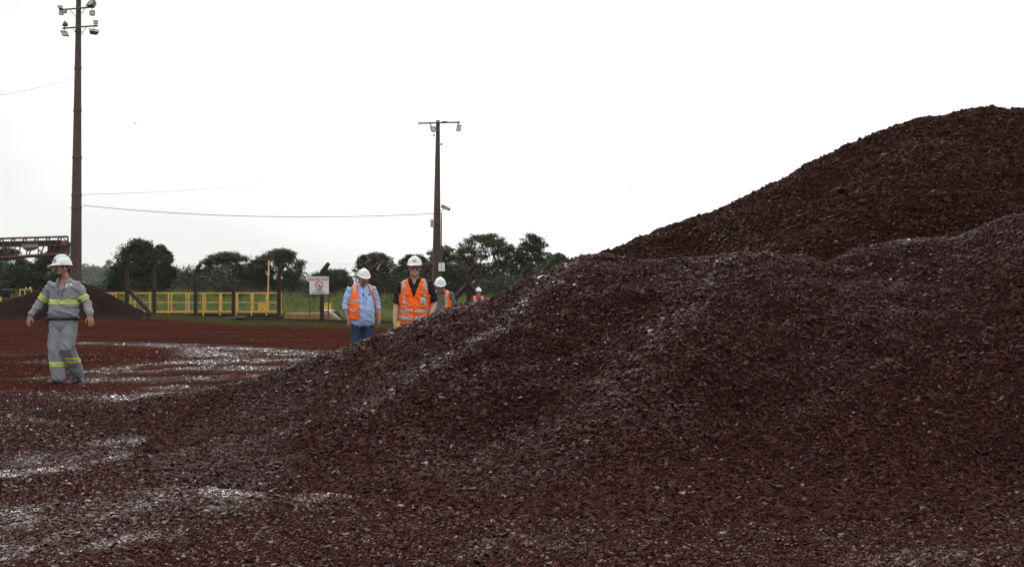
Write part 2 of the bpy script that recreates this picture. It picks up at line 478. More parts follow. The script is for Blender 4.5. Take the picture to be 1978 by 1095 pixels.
def wet_at(x, y):
    x = np.asarray(x, float); y = np.asarray(y, float)
    wx = x + 0.5 * (fbm(x * 0.7, y * 0.7, 61, 3) - 0.5); wy = y + 0.8 * (fbm(x * 0.5, y * 0.9, 67, 3) - 0.5) * np.clip(y / 15, 0.25, 1)
    out = np.zeros(x.shape)
    for pl, hw, st in WET:
        P = [gp(*p) for p in pl]
        best = np.full(x.shape, 1e9)
        for a, b in zip(P[:-1], P[1:]):
            dx, dy = b[0] - a[0], b[1] - a[1]
            tt = np.clip(((wx - a[0]) * dx + (wy - a[1]) * dy) / (dx * dx + dy * dy + 1e-9), 0, 1)
            best = np.minimum(best, (wx - a[0] - tt * dx) ** 2 + (wy - a[1] - tt * dy) ** 2)
        out = np.maximum(out, st * np.exp(-(best / (hw * hw)) ** 1.4))
    n = fbm(x * 1.1, y * 0.8, 71, 4); n2 = fbm(x * 5.0, y * 3.0, 75, 3)
    return np.clip(out * sstep(0.24, 0.50, n) * (0.30 + 0.70 * sstep(0.36, 0.56, n2)) + 0.10 * sstep(0.6, 0.75, n) * (y > 12) * (y < 30) * (x < 0), 0, 1)

def gravel_at(x, y):
    return sstep(17, 9, y + 5 * (fbm(x * 0.3, y * 0.3, 81, 3) - 0.5)) * 0.95

def build_ground():
    ang = np.concatenate([np.arange(-36, 36, 0.3), np.arange(36, 324.1, 6.0)])
    ang = np.radians(ang[:-1])
    rr = [0.4]
    while rr[-1] < 5200: rr.append(rr[-1] * (1.012 if 3 < rr[-1] < 120 else 1.12))
    rr = np.array(rr)
    A, RR = np.meshgrid(ang, rr)
    X, Y = np.sin(A) * RR, np.cos(A) * RR
    Z = ground_h(X, Y)
    na, nr = len(ang), len(rr)
    idx = np.arange(na * nr).reshape(nr, na)
    nxt = np.roll(idx, -1, axis=1)
    q = np.stack([idx[:-1], nxt[:-1], nxt[1:], idx[1:]], -1).reshape(-1, 4)
    V = np.stack([X.ravel(), Y.ravel(), Z.ravel()], -1)
    V = np.vstack([V, [[0, 0, float(ground_h(0.0, 0.0))]]])
    q = np.vstack([q, np.stack([np.full(na, len(V) - 1), nxt[0], idx[0], idx[0]], -1)[:0]])
    me = np_mesh('ground', V, q, M['ground'], True)
    x, y = V[:, 0], V[:, 1]
    set_attr(me, 'wet', wet_at(x, y))
    set_attr(me, 'gravel', gravel_at(x, y))
    fy = fence_y(x)
    g = sstep(-9.5, -5.0, y - fy + 4 * (fbm(x * 0.35, y * 0.35, 91, 3) - 0.5)) * sstep(-22, -17, x + 0.0)
    g = np.maximum(g * 0.75, sstep(0.5, 2.5, y - fy))
    g = np.maximum(g, sstep(150, 300, np.hypot(x, y)))
    set_attr(me, 'grass', g)
    o = link(bpy.data.objects.new('ground', me))
    tag(o, 'red earth yard strewn with wet dark gravel', None, None, 'structure')
    return o

FEN = [(245, 76.0), (298, 75.0), (378, 73.0), (451, 70.0), (539, 66.0), (622, 62.5), (716, 59.0), (820, 55.5), (905, 53.0), (1012, 50.0), (1120, 48.0)]
_fx = np.array([(p - CX) / F * d for p, d in FEN]); _fd = np.array([d for p, d in FEN])
def fence_y(x): return np.interp(x, _fx, _fd)

ground = build_ground()
front_heap = heap_mesh('ore_heap', FRONT, -5.2, 10.5, 4.6, 15.5, 0.045, M['heap'], 'wide maroon heap of crushed ore in low humps, wet along its ridges')
rear_heap = heap_mesh('ore_heap', REAR, -1.5, 16.0, 9.5, 27.0, 0.08, M['heap_rear'], 'tall brown heap of dry crushed ore rising behind the low maroon heap')
far_heap = heap_mesh('ore_heap', FAR, -38.0, -19.0, 60.0, 76.0, 0.16, M['heap_far'], 'small dark heap of fine ore behind the man in grey')

# far hills
def build_hill():
    xs = np.arange(-420, 240, 10.0); ys = np.arange(520, 900, 14.0)
    X, Y = np.meshgrid(xs, ys)
    top = 1.18 + 47 / F * 700 * np.exp(-((X + 255) / 120) ** 2) + 9 / F * 700 + 5 * (fbm(X * 0.012, Y * 0.012, 5, 4) - 0.5)
    Z = top * np.exp(-((Y - 700) / 110) ** 2) + 1.5 * fbm(X * 0.05, Y * 0.05, 8, 3) - 1.2
    idx = np.arange(X.size).reshape(X.shape)
    q = np.stack([idx[:-1, :-1], idx[:-1, 1:], idx[1:, 1:], idx[1:, :-1]], -1).reshape(-1, 4)
    me = np_mesh('hill', np.stack([X.ravel(), Y.ravel(), Z.ravel()], -1), q, M['hill'], True)
    o = link(bpy.data.objects.new('hill', me))
    tag(o, 'low wooded hill far off on the left horizon', None, None, 'structure')
    return np.stack([X.ravel(), Y.ravel(), Z.ravel()], -1)
HILL = build_hill()

# ---------------------------------------------------------------- light poles
def floodlight(parent, c, size, yaw, tilt, round_back=False, mount=None):
    """housing with a flared front, glass lens, and a bracket to the arm; aims along yaw, tilted down"""
    w, h, dp = size
    Rm = (Matrix.Rotation(R(yaw), 3, 'Z') @ Matrix.Rotation(R(-tilt), 3, 'X'))
    c = Vector(c)
    mb = MB()
    if round_back:
        prof = [(0.0, dp * 0.95), (w * 0.22, dp * 0.85), (w * 0.40, dp * 0.5), (w * 0.5, 0.0), (w * 0.5, -0.04)]
        n = 12
        vs, fs = [], []
        for r_, y_ in prof:
            for k in range(n):
                a = 2 * math.pi * k / n
                vs.append(c + Rm @ Vector((r_ * math.cos(a), y_, r_ * math.sin(a) * h / w)))
        for i in range(len(prof) - 1):
            for k in range(n):
                fs.append((i * n + k, i * n + (k + 1) % n, (i + 1) * n + (k + 1) % n, (i + 1) * n + k))
        mb.add(vs, fs)
    else:
        a, b = 0.5, 0.34
        vs = [c + Rm @ Vector((x * w * q, y, z * h * q)) for y, q in ((0, a), (dp, b)) for x, z in ((-1, -1), (1, -1), (1, 1), (-1, 1))]
        mb.add(vs, [(4, 5, 6, 7), (0, 1, 5, 4), (1, 2, 6, 5), (2, 3, 7, 6), (3, 0, 4, 7)])
        for s in (-1, 1):
            mb.box(c + Rm @ Vector((s * w * 0.5, 0.0, 0)), (0.03, 0.05, h), Rm)
            mb.box(c + Rm @ Vector((0, 0, s * h * 0.5)), (w + 0.03, 0.05, 0.03), Rm)
    o = mb.build('floodlight', M['lamp_metal'], parent)
    ln = MB()
    if round_back:
        n = 14
        ln.add([c + Rm @ Vector((0, -0.03, 0))] + [c + Rm @ Vector((w * 0.46 * math.cos(2 * math.pi * k / n), -0.03, h * 0.46 * math.sin(2 * math.pi * k / n))) for k in range(n)],
               [(0, 1 + k, 1 + (k + 1) % n) for k in range(n)])
    else:
        ln.box(c + Rm @ Vector((0, 0.012, 0)), (w * 0.95, 0.012, h * 0.95), Rm)
    l = ln.build('lens', M['lamp_glass'], o)
    if mount is not None:
        br = MB()
        m_ = Vector(mount)
        br.tube([c + Rm @ Vector((0, dp * 0.5, 0)), m_], 0.022, 6)
        br.box(m_, (0.10, 0.12, 0.10))
        br.build('bracket', M['lamp_dark'], o)
    return o

def pole_body(parent, base, top, w0, w1, rz, holes, name='pole'):
    mb = MB()
    mb.taper((0, 0, -0.3), (w0, w0 * 0.8), top - base, (w1, w1 * 0.8), rz)
    p = mb.build(name, M['pole'], parent)
    hb = MB()
    Mz = Matrix.Rotation(rz, 3, 'Z')
    H = (top - base)
    n = holes
    for i in range(n):
        f = (i + 0.5) / n
        w = w0 + (w1 - w0) * f
        for face in ((Vector((0, -w * 0.4 - 0.004, 0)), (0.06, 0.012, 0.06)), (Vector((w * 0.5 + 0.004, 0, 0)), (0.012, 0.06, 0.06))):
            hb.box(H * f + Mz @ face[0], face[1], Mz)
    h = hb.build('step_hole', M['pole_hole'], p)
    h['kind'] = 'stuff'
    return p

YP = 75.0
pb = at(145.5, 600, YP); pb.z = float(ground_h(pb.x, pb.y))
tall = empty('light_pole', pb, 'very tall tapered pole with crossarms of floodlights behind the man in grey', 'light pole', 'poles carrying floodlights')
ptop = at(152.5, -62, YP)
pole_body(tall, pb, ptop, 0.74, 0.24, R(28), 46)
def pl(px, py, dy=0.0): return at(px, py, YP + dy) - pb
def crossarm(a, b):
    MB().tube([pl(*a, -0.35), pl(*b, -0.35)], 0.055, 6).build('crossarm', M['cross_wood'], tall)
crossarm((114.7, 19.7), (183.0, 14.0))
crossarm((121.5, 55.3), (189.0, 50.0))
crossarm((113, -22), (184, -27))
for a, b in (((135, 19), (146, 33)), ((164, 17), (156.5, 28)), ((140.5, 55), (145.5, 61.5)), ((167, 53), (156.5, 69))):
    MB().tube([pl(*a, -0.32), pl(*b, -0.32)], 0.02, 5).build('brace', M['lamp_dark'], tall)
for (px, py), s, yaw, tl, rb, mt in (
        ((116.3, 14.0), (0.26, 0.20, 0.12), 35, 35, False, (116.5, 19.5)),
        ((123.8, 22.3), (0.28, 0.26, 0.16), -20, 10, False, (124, 19.0)),
        ((118.2, 26.0), (0.26, 0.24, 0.14), 20, 15, False, (117.5, 19.6)),
        ((123.2, 45.8), (0.42, 0.40, 0.30), -62, 25, True, (123.0, 55.2)),
        ((125.0, 65.0), (0.42, 0.44, 0.12), 48, 40, False, (124.5, 55.2)),
        ((174.5, 6.0), (0.66, 0.42, 0.30), -38, 32, False, (175.0, 14.6)),
        ((178.2, 25.6), (0.32, 0.36, 0.14), 15, 30, False, (177.5, 14.4)),
        ((185.0, 43.2), (0.26, 0.22, 0.14), 10, 20, False, (185.0, 50.2)),
        ((181.5, 59.5), (0.60, 0.26, 0.26), 38, 50, False, (182.0, 50.5))):
    floodlight(tall, pl(px, py, -0.55), s, yaw, tl, rb, pl(*mt, -0.35))
for py in (60, 130, 210, 300, 372, 396):
    f = (600 - py) / 662
    MB().box((ptop - pb) * f * 1.0, (0.80 - 0.5 * f, 0.70 - 0.42 * f, 0.10), Matrix.Rotation(R(28), 3, 'Z')).build('band', M['lamp_dark'], tall)

YC = 66.0
cb = at(842.0, 620, YC); cb.z = float(ground_h(cb.x, cb.y))
mid = empty('light_pole', cb, 'brown pole with one crossarm, security camera and grey boxes, behind the men in orange vests', 'light pole', 'poles carrying floodlights')
ctop = at(846.0, 233, YC)
pole_body(mid, cb, ctop, 0.52, 0.19, R(18), 26)
def cl(px, py, dy=0.0): return at(px, py, YC + dy) - cb
MB().tube([cl(807, 238.5, -0.2), cl(848, 237.5, -0.2), cl(889, 236.5, -0.2)], 0.05, 6).build('crossarm', M['cross_wood'], mid)
MB().box(cl(859, 235.2, -0.2), (0.28, 0.08, 0.05)).build('clamp', M['lamp_dark'], mid)
floodlight(mid, cl(837.5, 249.5, -0.35), (0.34, 0.32, 0.14), 38, 30, False, cl(831, 239, -0.2))
floodlight(mid, cl(886.3, 247.5, -0.35), (0.24, 0.38, 0.16), -15, 22, False, cl(885, 237.5, -0.2))
for px, py in ((838, 262), (852.5, 279)):
    MB().tube([cl(px, py - 2, -0.2), cl(px, py + 2, -0.2)], 0.05, 8).build('insulator', M['lamp_dark'], mid)
sc_ = MB()
a_, b_ = cl(853.5, 398.5, -0.4), cl(868, 404.5, -0.55)
sc_.tube([a_, b_], 0.10, 10)
sc_.box(a_.lerp(b_, 0.5) + Vector((0, 0, 0.09)), (0.52, 0.24, 0.03), Matrix.Rotation(R(22), 3, 'Y'))
camo = sc_.build('security_camera', M['grey_box'], mid)
MB().tube([cl(849, 407, 0), cl(856, 406.5, -0.4), cl(857, 402.5, -0.4)], 0.025, 6).build('bracket', M['lamp_dark'], camo)
MB().tube([b_, b_ + (b_ - a_).normalized() * 0.03], 0.075, 10).build('lens', M['sign_black'], camo)
MB().box(cl(835.2, 431.5, -0.2), (0.22, 0.25, 0.44), bev=0.015).build('junction_box', M['grey_box'], mid)
mbx = MB().box(cl(853, 516, -0.3), (0.34, 0.22, 0.48), bev=0.015).build('meter_box', M['globe'], mid)
MB().box(cl(853, 516, -0.42), (0.03, 0.012, 0.46)).build('seam', M['grey_box'], mbx)
MB().tube([cl(852.5, 410, -0.25), cl(852.6, 450, -0.25), cl(852.2, 520, -0.25), cl(852, 600, -0.25)], 0.035, 6).build('conduit', M['lamp_dark'], mid)
ring = [cl(851, 493, -0.35) + Vector((0.11 * math.cos(a), 0, 0.17 * math.sin(a))) for a in np.linspace(0, 2 * math.pi, 15)]
MB().tube(ring, 0.02, 5).build('cable_coil', M['cable'], mid)
for py in (432, 520):
    MB().box(cl(843.5, py, 0), (0.47, 0.42, 0.05), Matrix.Rotation(R(18), 3, 'Z')).build('band', M['lamp_dark'], mid)

def cable(a, b, sag, rad, label):
    pts = [a.lerp(b, i / 24) - Vector((0, 0, sag * 4 * (i / 24) * (1 - i / 24))) for i in range(25)]
    o = MB().tube([p - a for p in pts], rad, 5).build('cable', M['cable'])
    o.location = a
    tag(o, label, 'cable', 'cables strung from the poles')
cable(at(160, 397, YP - 0.3), at(839, 413, YC - 0.2), 0.42, 0.020, 'long sagging cable strung between the two light poles')
cable(at(160, 376, YP - 0.3), at(640, 330, 150), 0.6, 0.012, 'thin upper cable running off from the tall pole to the distance')
cable(at(148, 150, YP - 0.3), at(-160, 200, YP - 18), 0.3, 0.010, 'thin cable running from the tall pole out of the left edge')

# ---------------------------------------------------------------- perimeter fence
def fpt(px, d, z=0.0):
    x = (px - CX) / F * d
    return Vector((x, d, float(ground_h(x, d)) + z))
f0 = fpt(*FEN[0])
fence = empty('perimeter_fence', f0, 'dusty chain-link fence on brown posts with bent tops and a low plinth', 'fence')
FP = [fpt(*q) - f0 for q in FEN]
for i, ((px, d), p) in enumerate(zip(FEN, FP)):
    zt = CAMZ + (HY - (509 - (3 if i < 2 else 0))) / F * d - f0.z           # tip of the bent arm
    zk = CAMZ + (HY - 524.5) / F * d - f0.z
    mb = MB()
    wdt = 0.225
    mb.taper(p + Vector((0, 0, -0.3)), (wdt, wdt), (p.x, p.y, zk), (wdt * 0.92, wdt * 0.92), R(8))
    k = Vector((p.x, p.y, zk - 0.05)); e = Vector((p.x + 0.40, p.y - 0.22, zt))
    mb.tube([k, k.lerp(e, 0.5), e], [0.14, 0.13, 0.11], 6)
    mb.build('fence_post', M['post'], fence)
    # strands of wire held by the arms
for k_ in range(3):
    f_ = 0.3 + 0.3 * k_
    pts = []
    for i, ((px, d), p) in enumerate(zip(FEN, FP)):
        zt = CAMZ + (HY - 509) / F * d - f0.z; zk = CAMZ + (HY - 524.5) / F * d - f0.z
        pts.append(Vector((p.x + 0.4 * f_, p.y - 0.22 * f_ - 0.12, zk + (zt - zk) * f_)))
    MB().tube(pts, 0.004, 4).build('wire_strand', M['mesh_wire'], fence)
def strut(i, dx, dz):
    p = FP[i]; d = FEN[i][1]
    top = Vector((p.x, p.y - 0.05, dz)); bot = Vector((p.x + dx, p.y - 0.15, float(ground_h(p.x + f0.x + dx, p.y + f0.y)) - f0.z + 0.1))
    MB().tube([top, bot], [0.12, 0.13], 4).build('strut', M['post'], fence)
strut(0, 1.62, 1.75); strut(8, -1.75, 1.72); strut(8, 1.6, 1.72)
for i in range(len(FP) - 1):
    a, b = FP[i], FP[i + 1]
    n_ = (b - a).normalized(); ang_ = math.atan2(n_.y, n_.x)
    L_ = (b - a).length - 0.27
    hh = 0.25 if i > 2 else 0.16
    MB().box((a + b) / 2 + Vector((0, 0, hh / 2 - 0.12)), (L_, 0.16, hh + 0.24), Matrix.Rotation(ang_, 3, 'Z')).build('plinth', M['plinth'], fence)
cum = np.concatenate([[0], np.cumsum([(b - a).length for a, b in zip(FP[:-1], FP[1:])])])
def fs_(s, z):
    s = min(max(s, 0), cum[-1] - 1e-4)
    i = int(np.searchsorted(cum, s, side='right')) - 1
    q = FP[i].lerp(FP[i + 1], (s - cum[i]) / (cum[i + 1] - cum[i]))
    return Vector((q.x, q.y - 0.15, q.z + z))
mb = MB()
s_ = -2.1
while s_ < cum[-1]:
    for dr in (1, -1):
        p0 = s_ if dr > 0 else s_ + 2.1
        pts = [fs_(p0 + dr * 2.1 * q, 0.32 + 2.1 * q) for q in (0, 0.5, 1)]
        if (pts[0] - pts[2]).length > 2.2: mb.tube(pts, 0.0022, 3, cap=False)
    s_ += 0.085
tag(mb.build('chain_link', M['mesh_wire'], fence), kind='stuff')

# ---------------------------------------------------------------- no-smoking sign
def text_mesh(body, size, align='CENTER', extrude=0.002, bold=0.0):
    cu = bpy.data.curves.new('text', 'FONT')
    cu.body = body; cu.size = size; cu.align_x = align; cu.align_y = 'CENTER'; cu.extrude = extrude; cu.resolution_u = 3; cu.offset = size * bold
    o = bpy.data.objects.new('text', cu); COL.objects.link(o)
    bpy.context.view_layer.update()
    me = bpy.data.meshes.new_from_object(o.evaluated_get(bpy.context.evaluated_depsgraph_get()))
    bpy.data.objects.remove(o); bpy.data.curves.remove(cu)
    return me
def text_obj(body, size, mat, parent, loc, name='lettering', sx=1.0, bold=0.0):
    me = text_mesh(body, size, bold=bold)
    me.transform(Matrix.Rotation(R(90), 4, 'X') @ Matrix.Diagonal((sx, 1, 1, 1)))
    me.materials.clear(); me.materials.append(mat)
    o = link(bpy.data.objects.new(name, me), parent)
    o.location = loc
    return o
YS = 61.3
sb = fpt(616.5, YS)
sign = empty('warning_sign', sb, 'white sign on two thin legs with red header forbidding smoking', 'sign')
def sl(px, py, dy=0.0): return at(px, py, YS + dy) - sb
x0, x1 = sl(597.8, 0).x, sl(635.2, 0).x
zt, zb = sl(0, 534.2).z, sl(0, 568).z
w_, h_, zc = x1 - x0, zt - zb, (zt + zb) / 2
board = MB().box((0, 0, zc), (w_, 0.02, h_), bev=0.006).build('board', M['sign_white'], sign)
MB().box((0, -0.013, zt - h_ * 0.142), (w_ * 0.95, 0.006, h_ * 0.165)).build('header', M['sign_red'], board)
text_obj('PROIBIDO', h_ * 0.19, M['sign_white'], board, (0.02, -0.020, zt - h_ * 0.145), sx=1.12, bold=0.02)
n = 28
def ring_bar(cz, ro, ri, y):
    mb = MB()
    vs, fs = [], []
    for k in range(n):
        a = 2 * math.pi * k / n
        for r_, yy in ((ro, y), (ri, y), (ri, y + 0.006), (ro, y + 0.006)):
            vs.append((r_ * math.cos(a), yy, cz + r_ * math.sin(a)))
    for k in range(n):
        for j in range(4):
            fs.append((k * 4 + j, k * 4 + (j + 1) % 4, ((k + 1) % n) * 4 + (j + 1) % 4, ((k + 1) % n) * 4 + j))
    mb.add(vs, fs)
    mb.box((0, y + 0.001, cz), (ro * 1.75, 0.006, (ro - ri) * 1.1), Matrix.Rotation(R(34), 3, 'Y'))
    return mb
cz_ = zt - h_ * 0.49
ring_bar(cz_, h_ * 0.235, h_ * 0.185, -0.017).build('prohibition_ring', M['sign_red'], board)
cg = MB()
cg.box((0.03, -0.0135, cz_ - h_ * 0.10), (0.05, 0.004, 0.13), Matrix.Rotation(R(-28), 3, 'Y'))
cg.box((-0.10, -0.0135, cz_ - h_ * 0.06), (0.14, 0.004, 0.022), Matrix.Rotation(R(12), 3, 'Y'))
cg.build('cigarette', M['sign_black'], board)
text_obj('FUMAR', h_ * 0.125, M['sign_black'], board, (-0.01, -0.016, zt - h_ * 0.785), sx=1.05, bold=0.02)
text_obj('NO TERMINAL', h_ * 0.115, M['sign_black'], board, (-0.01, -0.016, zt - h_ * 0.915), sx=1.05, bold=0.02)
for px in (598.3, 634.4):
    x_ = sl(px, 0).x
    MB().tube([(x_, 0.035, -0.25), (x_, 0.035, zt - 0.1)], 0.03, 8).build('leg', M['sign_leg'], sign)

# slab on the verge
lb = fpt(452, 67.5)
slab = empty('concrete_slab', lb, 'flat brown slab lying on a low stub on the grass verge', 'slab')
n_ = 18
MB().prism([(-0.62, 0.17), (0.55, 0.23), (0.66, 0.27), (0.66, 0.33), (0.3, 0.345), (-0.6, 0.25)], -0.45, 0.45).build('top', simple('slab_top', (0.10, 0.055, 0.042), (0.17, 0.10, 0.08), 2, 0.9), slab)
MB().taper((0.38, 0, -0.2), (0.4, 0.5), (0.38, 0, 0.24), (0.45, 0.55)).build('stub', M['plinth'], slab)

# ---------------------------------------------------------------- weighbridge with yellow railings
YW = 80.0
def gz(px, d): return float(ground_h((px - CX) / F * d, d))
wb = fpt(480, YW + 1.5)
zdeck = CAMZ - 20.0 / F * YW
weigh = empty('weighbridge', wb, 'long dusty steel weighing platform with pale concrete end behind the fence', 'weighbridge')
def wl_(px, py, d): return at(px, py, d) - wb
def wbox(name, px0, px1, z0, z1, d0, d1, mat, parent=None):
    a = (px0 - CX) / F * d0 - wb.x; b = (px1 - CX) / F * d0 - wb.x
    return MB().box(((a + b) / 2, (d0 + d1) / 2 - wb.y, (z0 + z1) / 2 - wb.z), (b - a, d1 - d0, z1 - z0)).build(name, mat, parent or weigh)
wbox('deck', 100, 548, zdeck - 0.14, zdeck, YW + 0.1, YW + 3.3, M['deck'])
wbox('side_beam', 100, 545, zdeck - 0.42, zdeck - 0.142, YW + 0.25, YW + 0.45, M['conv_dark'])
wbox('side_beam', 100, 545, zdeck - 0.42, zdeck - 0.142, YW + 2.9, YW + 3.1, M['conv_dark'])
for px in (300, 345, 470, 472 + 36, 535):
    wbox('foot', px - 6, px + 6, zdeck - 0.95, zdeck - 0.422, YW + 0.3, YW + 0.7, M['block'])
wbox('yellow_edge', 300, 545, zdeck + 0.003, zdeck + 0.10, YW + 3.1, YW + 3.25, M['yellow'])
# concrete approach with sloping end
pr = MB()
xa, xb, xc = wl_(549, 0, YW).x, wl_(640, 0, YW).x, wl_(668, 0, YW).x
zt_ = zdeck - 0.02 - wb.z
pr.prism([(xa, -0.6), (xc + 0.5, -0.6), (xb, zt_), (xa, zt_)], -1.2, 1.9)
pr.build('approach_ramp', M['block'], weigh)
wbox('ochre_beam', 549, 640, zdeck - 0.42, zdeck - 0.12, YW + 0.24, YW + 0.29, M['ochre'])
for px in (560, 575, 592, 608, 625):
    wbox('joint', px - 0.5, px + 0.5, zdeck - 0.42, zdeck - 0.12, YW + 0.225, YW + 0.238, M['plinth'])

def railing(px0, px1, posts, d, label, group='yellow railings'):
    b = at(px0, 0, d); b.z = zdeck
    r = empty('guard_railing', b, label, 'railing', group)
    x_of = lambda px: (px - CX) / F * d - b.x
    zt = CAMZ + (HY - 566.0) / F * d - zdeck; zm = CAMZ + (HY - 584.0) / F * d - zdeck
    MB().box((x_of((px0 + px1) / 2), 0, zt), (x_of(px1) - x_of(px0), 0.07, 0.10)).build('top_rail', M['yellow'], r)
    MB().box((x_of((px0 + px1) / 2), 0, zm), (x_of(px1) - x_of(px0), 0.06, 0.075)).build('mid_rail', M['yellow'], r)
    MB().box((x_of((px0 + px1) / 2), 0, 0.062), (x_of(px1) - x_of(px0), 0.02, 0.12)).build('toe_board', M['yellow'], r)
    for px in posts:
        MB().box((x_of(px), -0.06, zt / 2 - 0.12), (0.095, 0.055, zt + 0.14)).build('post', M['yellow'], r)
    return r
railing(150, 544, (183, 218, 253, 290, 326, 360, 393, 425, 457, 486, 515, 543), YW, 'yellow railing along the near edge of the weighing platform')
railing(150, 544, (190, 224, 261, 297, 332, 365, 397, 428, 459, 489, 517), YW + 3.4, 'yellow railing along the far edge of the weighing platform')

def ybox(px0, px1, py0, py1, d, label):
    c = at((px0 + px1) / 2, py1, d)
    w, h = (px1 - px0) / F * d, (py1 - py0) / F * d
    r = empty('control_box', c, label, 'control box', 'yellow boxes by the weighbridge')
    MB().box((0, 0, h * 0.46), (w * 0.92, 0.42, h * 0.92), bev=0.02).build('cabinet', M['yellow_box'], r)
    MB().box((0, 0, h * 0.96), (w, 0.5, h * 0.08), bev=0.01).build('lid', M['yellow'], r)
    MB().box((w * 0.12, -0.22, h * 0.22), (0.07, 0.03, 0.09)).build('keyhole', M['sign_black'], r)
    if c.z - gz(px0, d) > 0.05:
        MB().box((0, 0.05, -(c.z - gz(px0, d)) / 2 - 0.05), (w * 0.5, 0.2, c.z - gz(px0, d) + 0.1)).build('pedestal', M['block'], r)
ybox(498.5, 514, 583, 601, YW + 5.0, 'yellow control box seen through the railing beside the T-shaped pole')
ybox(624, 639.5, 584.5, 601, YW + 1.2, 'yellow control box beside the no-smoking sign')

tb = fpt(517, YW + 4.2)
tp = empty('antenna_pole', tb, 'thin yellow pole with a dark crossbar on top, behind the railing', 'pole')
MB().tube([(0, 0, -0.2), (0.08, 0, at(0, 503, YW + 4.2).z - tb.z)], 0.055, 8).build('mast', M['yellow'], tp)
MB().tube([(-0.55, 0, at(0, 503, YW + 4.2).z - tb.z), (0.7, 0, at(0, 503.4, YW + 4.2).z - tb.z)], 0.03, 6).build('crossbar', M['conv_dark'], tp)

hb_ = at(632, 600, YW - 1.4)
hr = empty('ramp_handrail', hb_, 'two white pipes sloping down at the end of the weighing platform', 'handrail')
for dx, dy in ((0, 0), (0.16, 0.9)):
    a = Vector((dx - 0.2, dy, 0.0)); b = Vector((dx + 0.07, dy, 0.02)); c_ = at(660, 618.5, YW - 1.4) - hb_ + Vector((dx, dy, 0))
    MB().tube([a, b, c_], 0.05, 8).build('pipe', M['white_pipe'], hr)
MB().prism([(0.35, -0.05), (0.75, -0.03), (1.15, -0.55), (0.95, -0.62)], 0.1, 0.75).build('side_plate', M['sign_leg'], hr)

# bits at the left behind the small heap
railing_l = empty('guard_railing', fpt(37, 92.0), 'short yellow railing beyond the left flank of the small dark heap', 'railing', 'yellow railings')
def ll(px, py): return at(px, py, 92.0) - railing_l.location
MB().box((ll(37, 0) + ll(62, 0)) / 2 * Vector((1, 0, 0)).x if False else Vector(((ll(37, 0).x + ll(62, 0).x) / 2, 0, ll(0, 559).z)), (ll(62, 0).x - ll(37, 0).x, 0.07, 0.09)).build('top_rail', M['yellow'], railing_l)
for px in (38, 47.5, 60):
    MB().box((ll(px, 0).x, 0.05, ll(0, 559).z / 2 - 0.1), (0.075, 0.06, ll(0, 559).z + 0.2)).build('post', M['yellow'], railing_l)
bf = empty('pipe_frame', fpt(15, 88.0), 'rusty brown pipe frame at the left edge behind the small heap', 'frame')
def bl(px, py): return at(px, py, 88.0) - bf.location
MB().tube([(bl(2, 0).x, 0, bl(0, 560).z), (bl(33, 0).x, 0, bl(0, 559).z)], 0.05, 6).build('top_pipe', M['conv'], bf)
MB().box((bl(31, 0).x, 0, bl(0, 560).z / 2), (0.16, 0.12, bl(0, 560).z + 0.2)).build('post', M['conv'], bf)
MB().tube([(bl(1, 0).x, 0, bl(0, 577).z), (bl(14, 0).x, 0, bl(0, 577).z)], 0.05, 6).build('low_pipe', M['conv'], bf)
MB().tube([(bl(5.5, 0).x, -0.1, -0.1), (bl(5.5, 0).x, -0.1, bl(0, 567).z)], 0.04, 6).build('valve_stem', M['conv_dark'], bf)
MB().box((bl(8, 0).x, -0.1, bl(0, 566.5).z), (0.4, 0.12, 0.10)).build('valve_handle', M['conv_dark'], bf)
yb = empty('bollard', fpt(0.3, 84.0), 'yellow post cut by the left edge beside the rusty pipe frame', 'bollard')
MB().box((0, 0, 0.75), (0.16, 0.16, 1.6), bev=0.02).build('shaft', M['yellow_box'], yb)
MB().box((0, 0, 1.58), (0.20, 0.20, 0.05), bev=0.01).build('cap', M['yellow'], yb)
for px, lab in ((50, 'small white globe on a stem left of the man in grey'), (58.3, 'larger white globe on a stem nearest the man in grey')):
    g_ = empty('globe_lamp', fpt(px, 90.0), lab, 'lamp', 'white globes beyond the small heap')
    z_ = at(0, 556.5, 90.0).z - g_.location.z
    MB().tube([(0, 0, -0.1), (0, 0, z_)], 0.02, 6).build('stem', M['lamp_dark'], g_)
    rr_ = 0.055 if px < 55 else 0.08
    MB().tube([(0, 0, z_ - rr_), (0, 0, z_ - rr_ * .7), (0, 0, z_), (0, 0, z_ + rr_ * .7), (0, 0, z_ + rr_)], [rr_ * .2, rr_ * .75, rr_, rr_ * .75, rr_ * .2], 10).build('globe', M['globe'], g_, True)

yk = fpt(771.5, 48.0)
ybk = empty('bollard', yk, 'squat yellow block low behind the hand of the man in the black shirt', 'bollard')
MB().taper((0, 0, -0.05), (0.42, 0.42), (0, 0, 0.36), (0.36, 0.36)).build('shaft', M['yellow_box'], ybk)
MB().box((0, 0, 0.375), (0.30, 0.30, 0.03), bev=0.008).build('cap', M['yellow'], ybk)

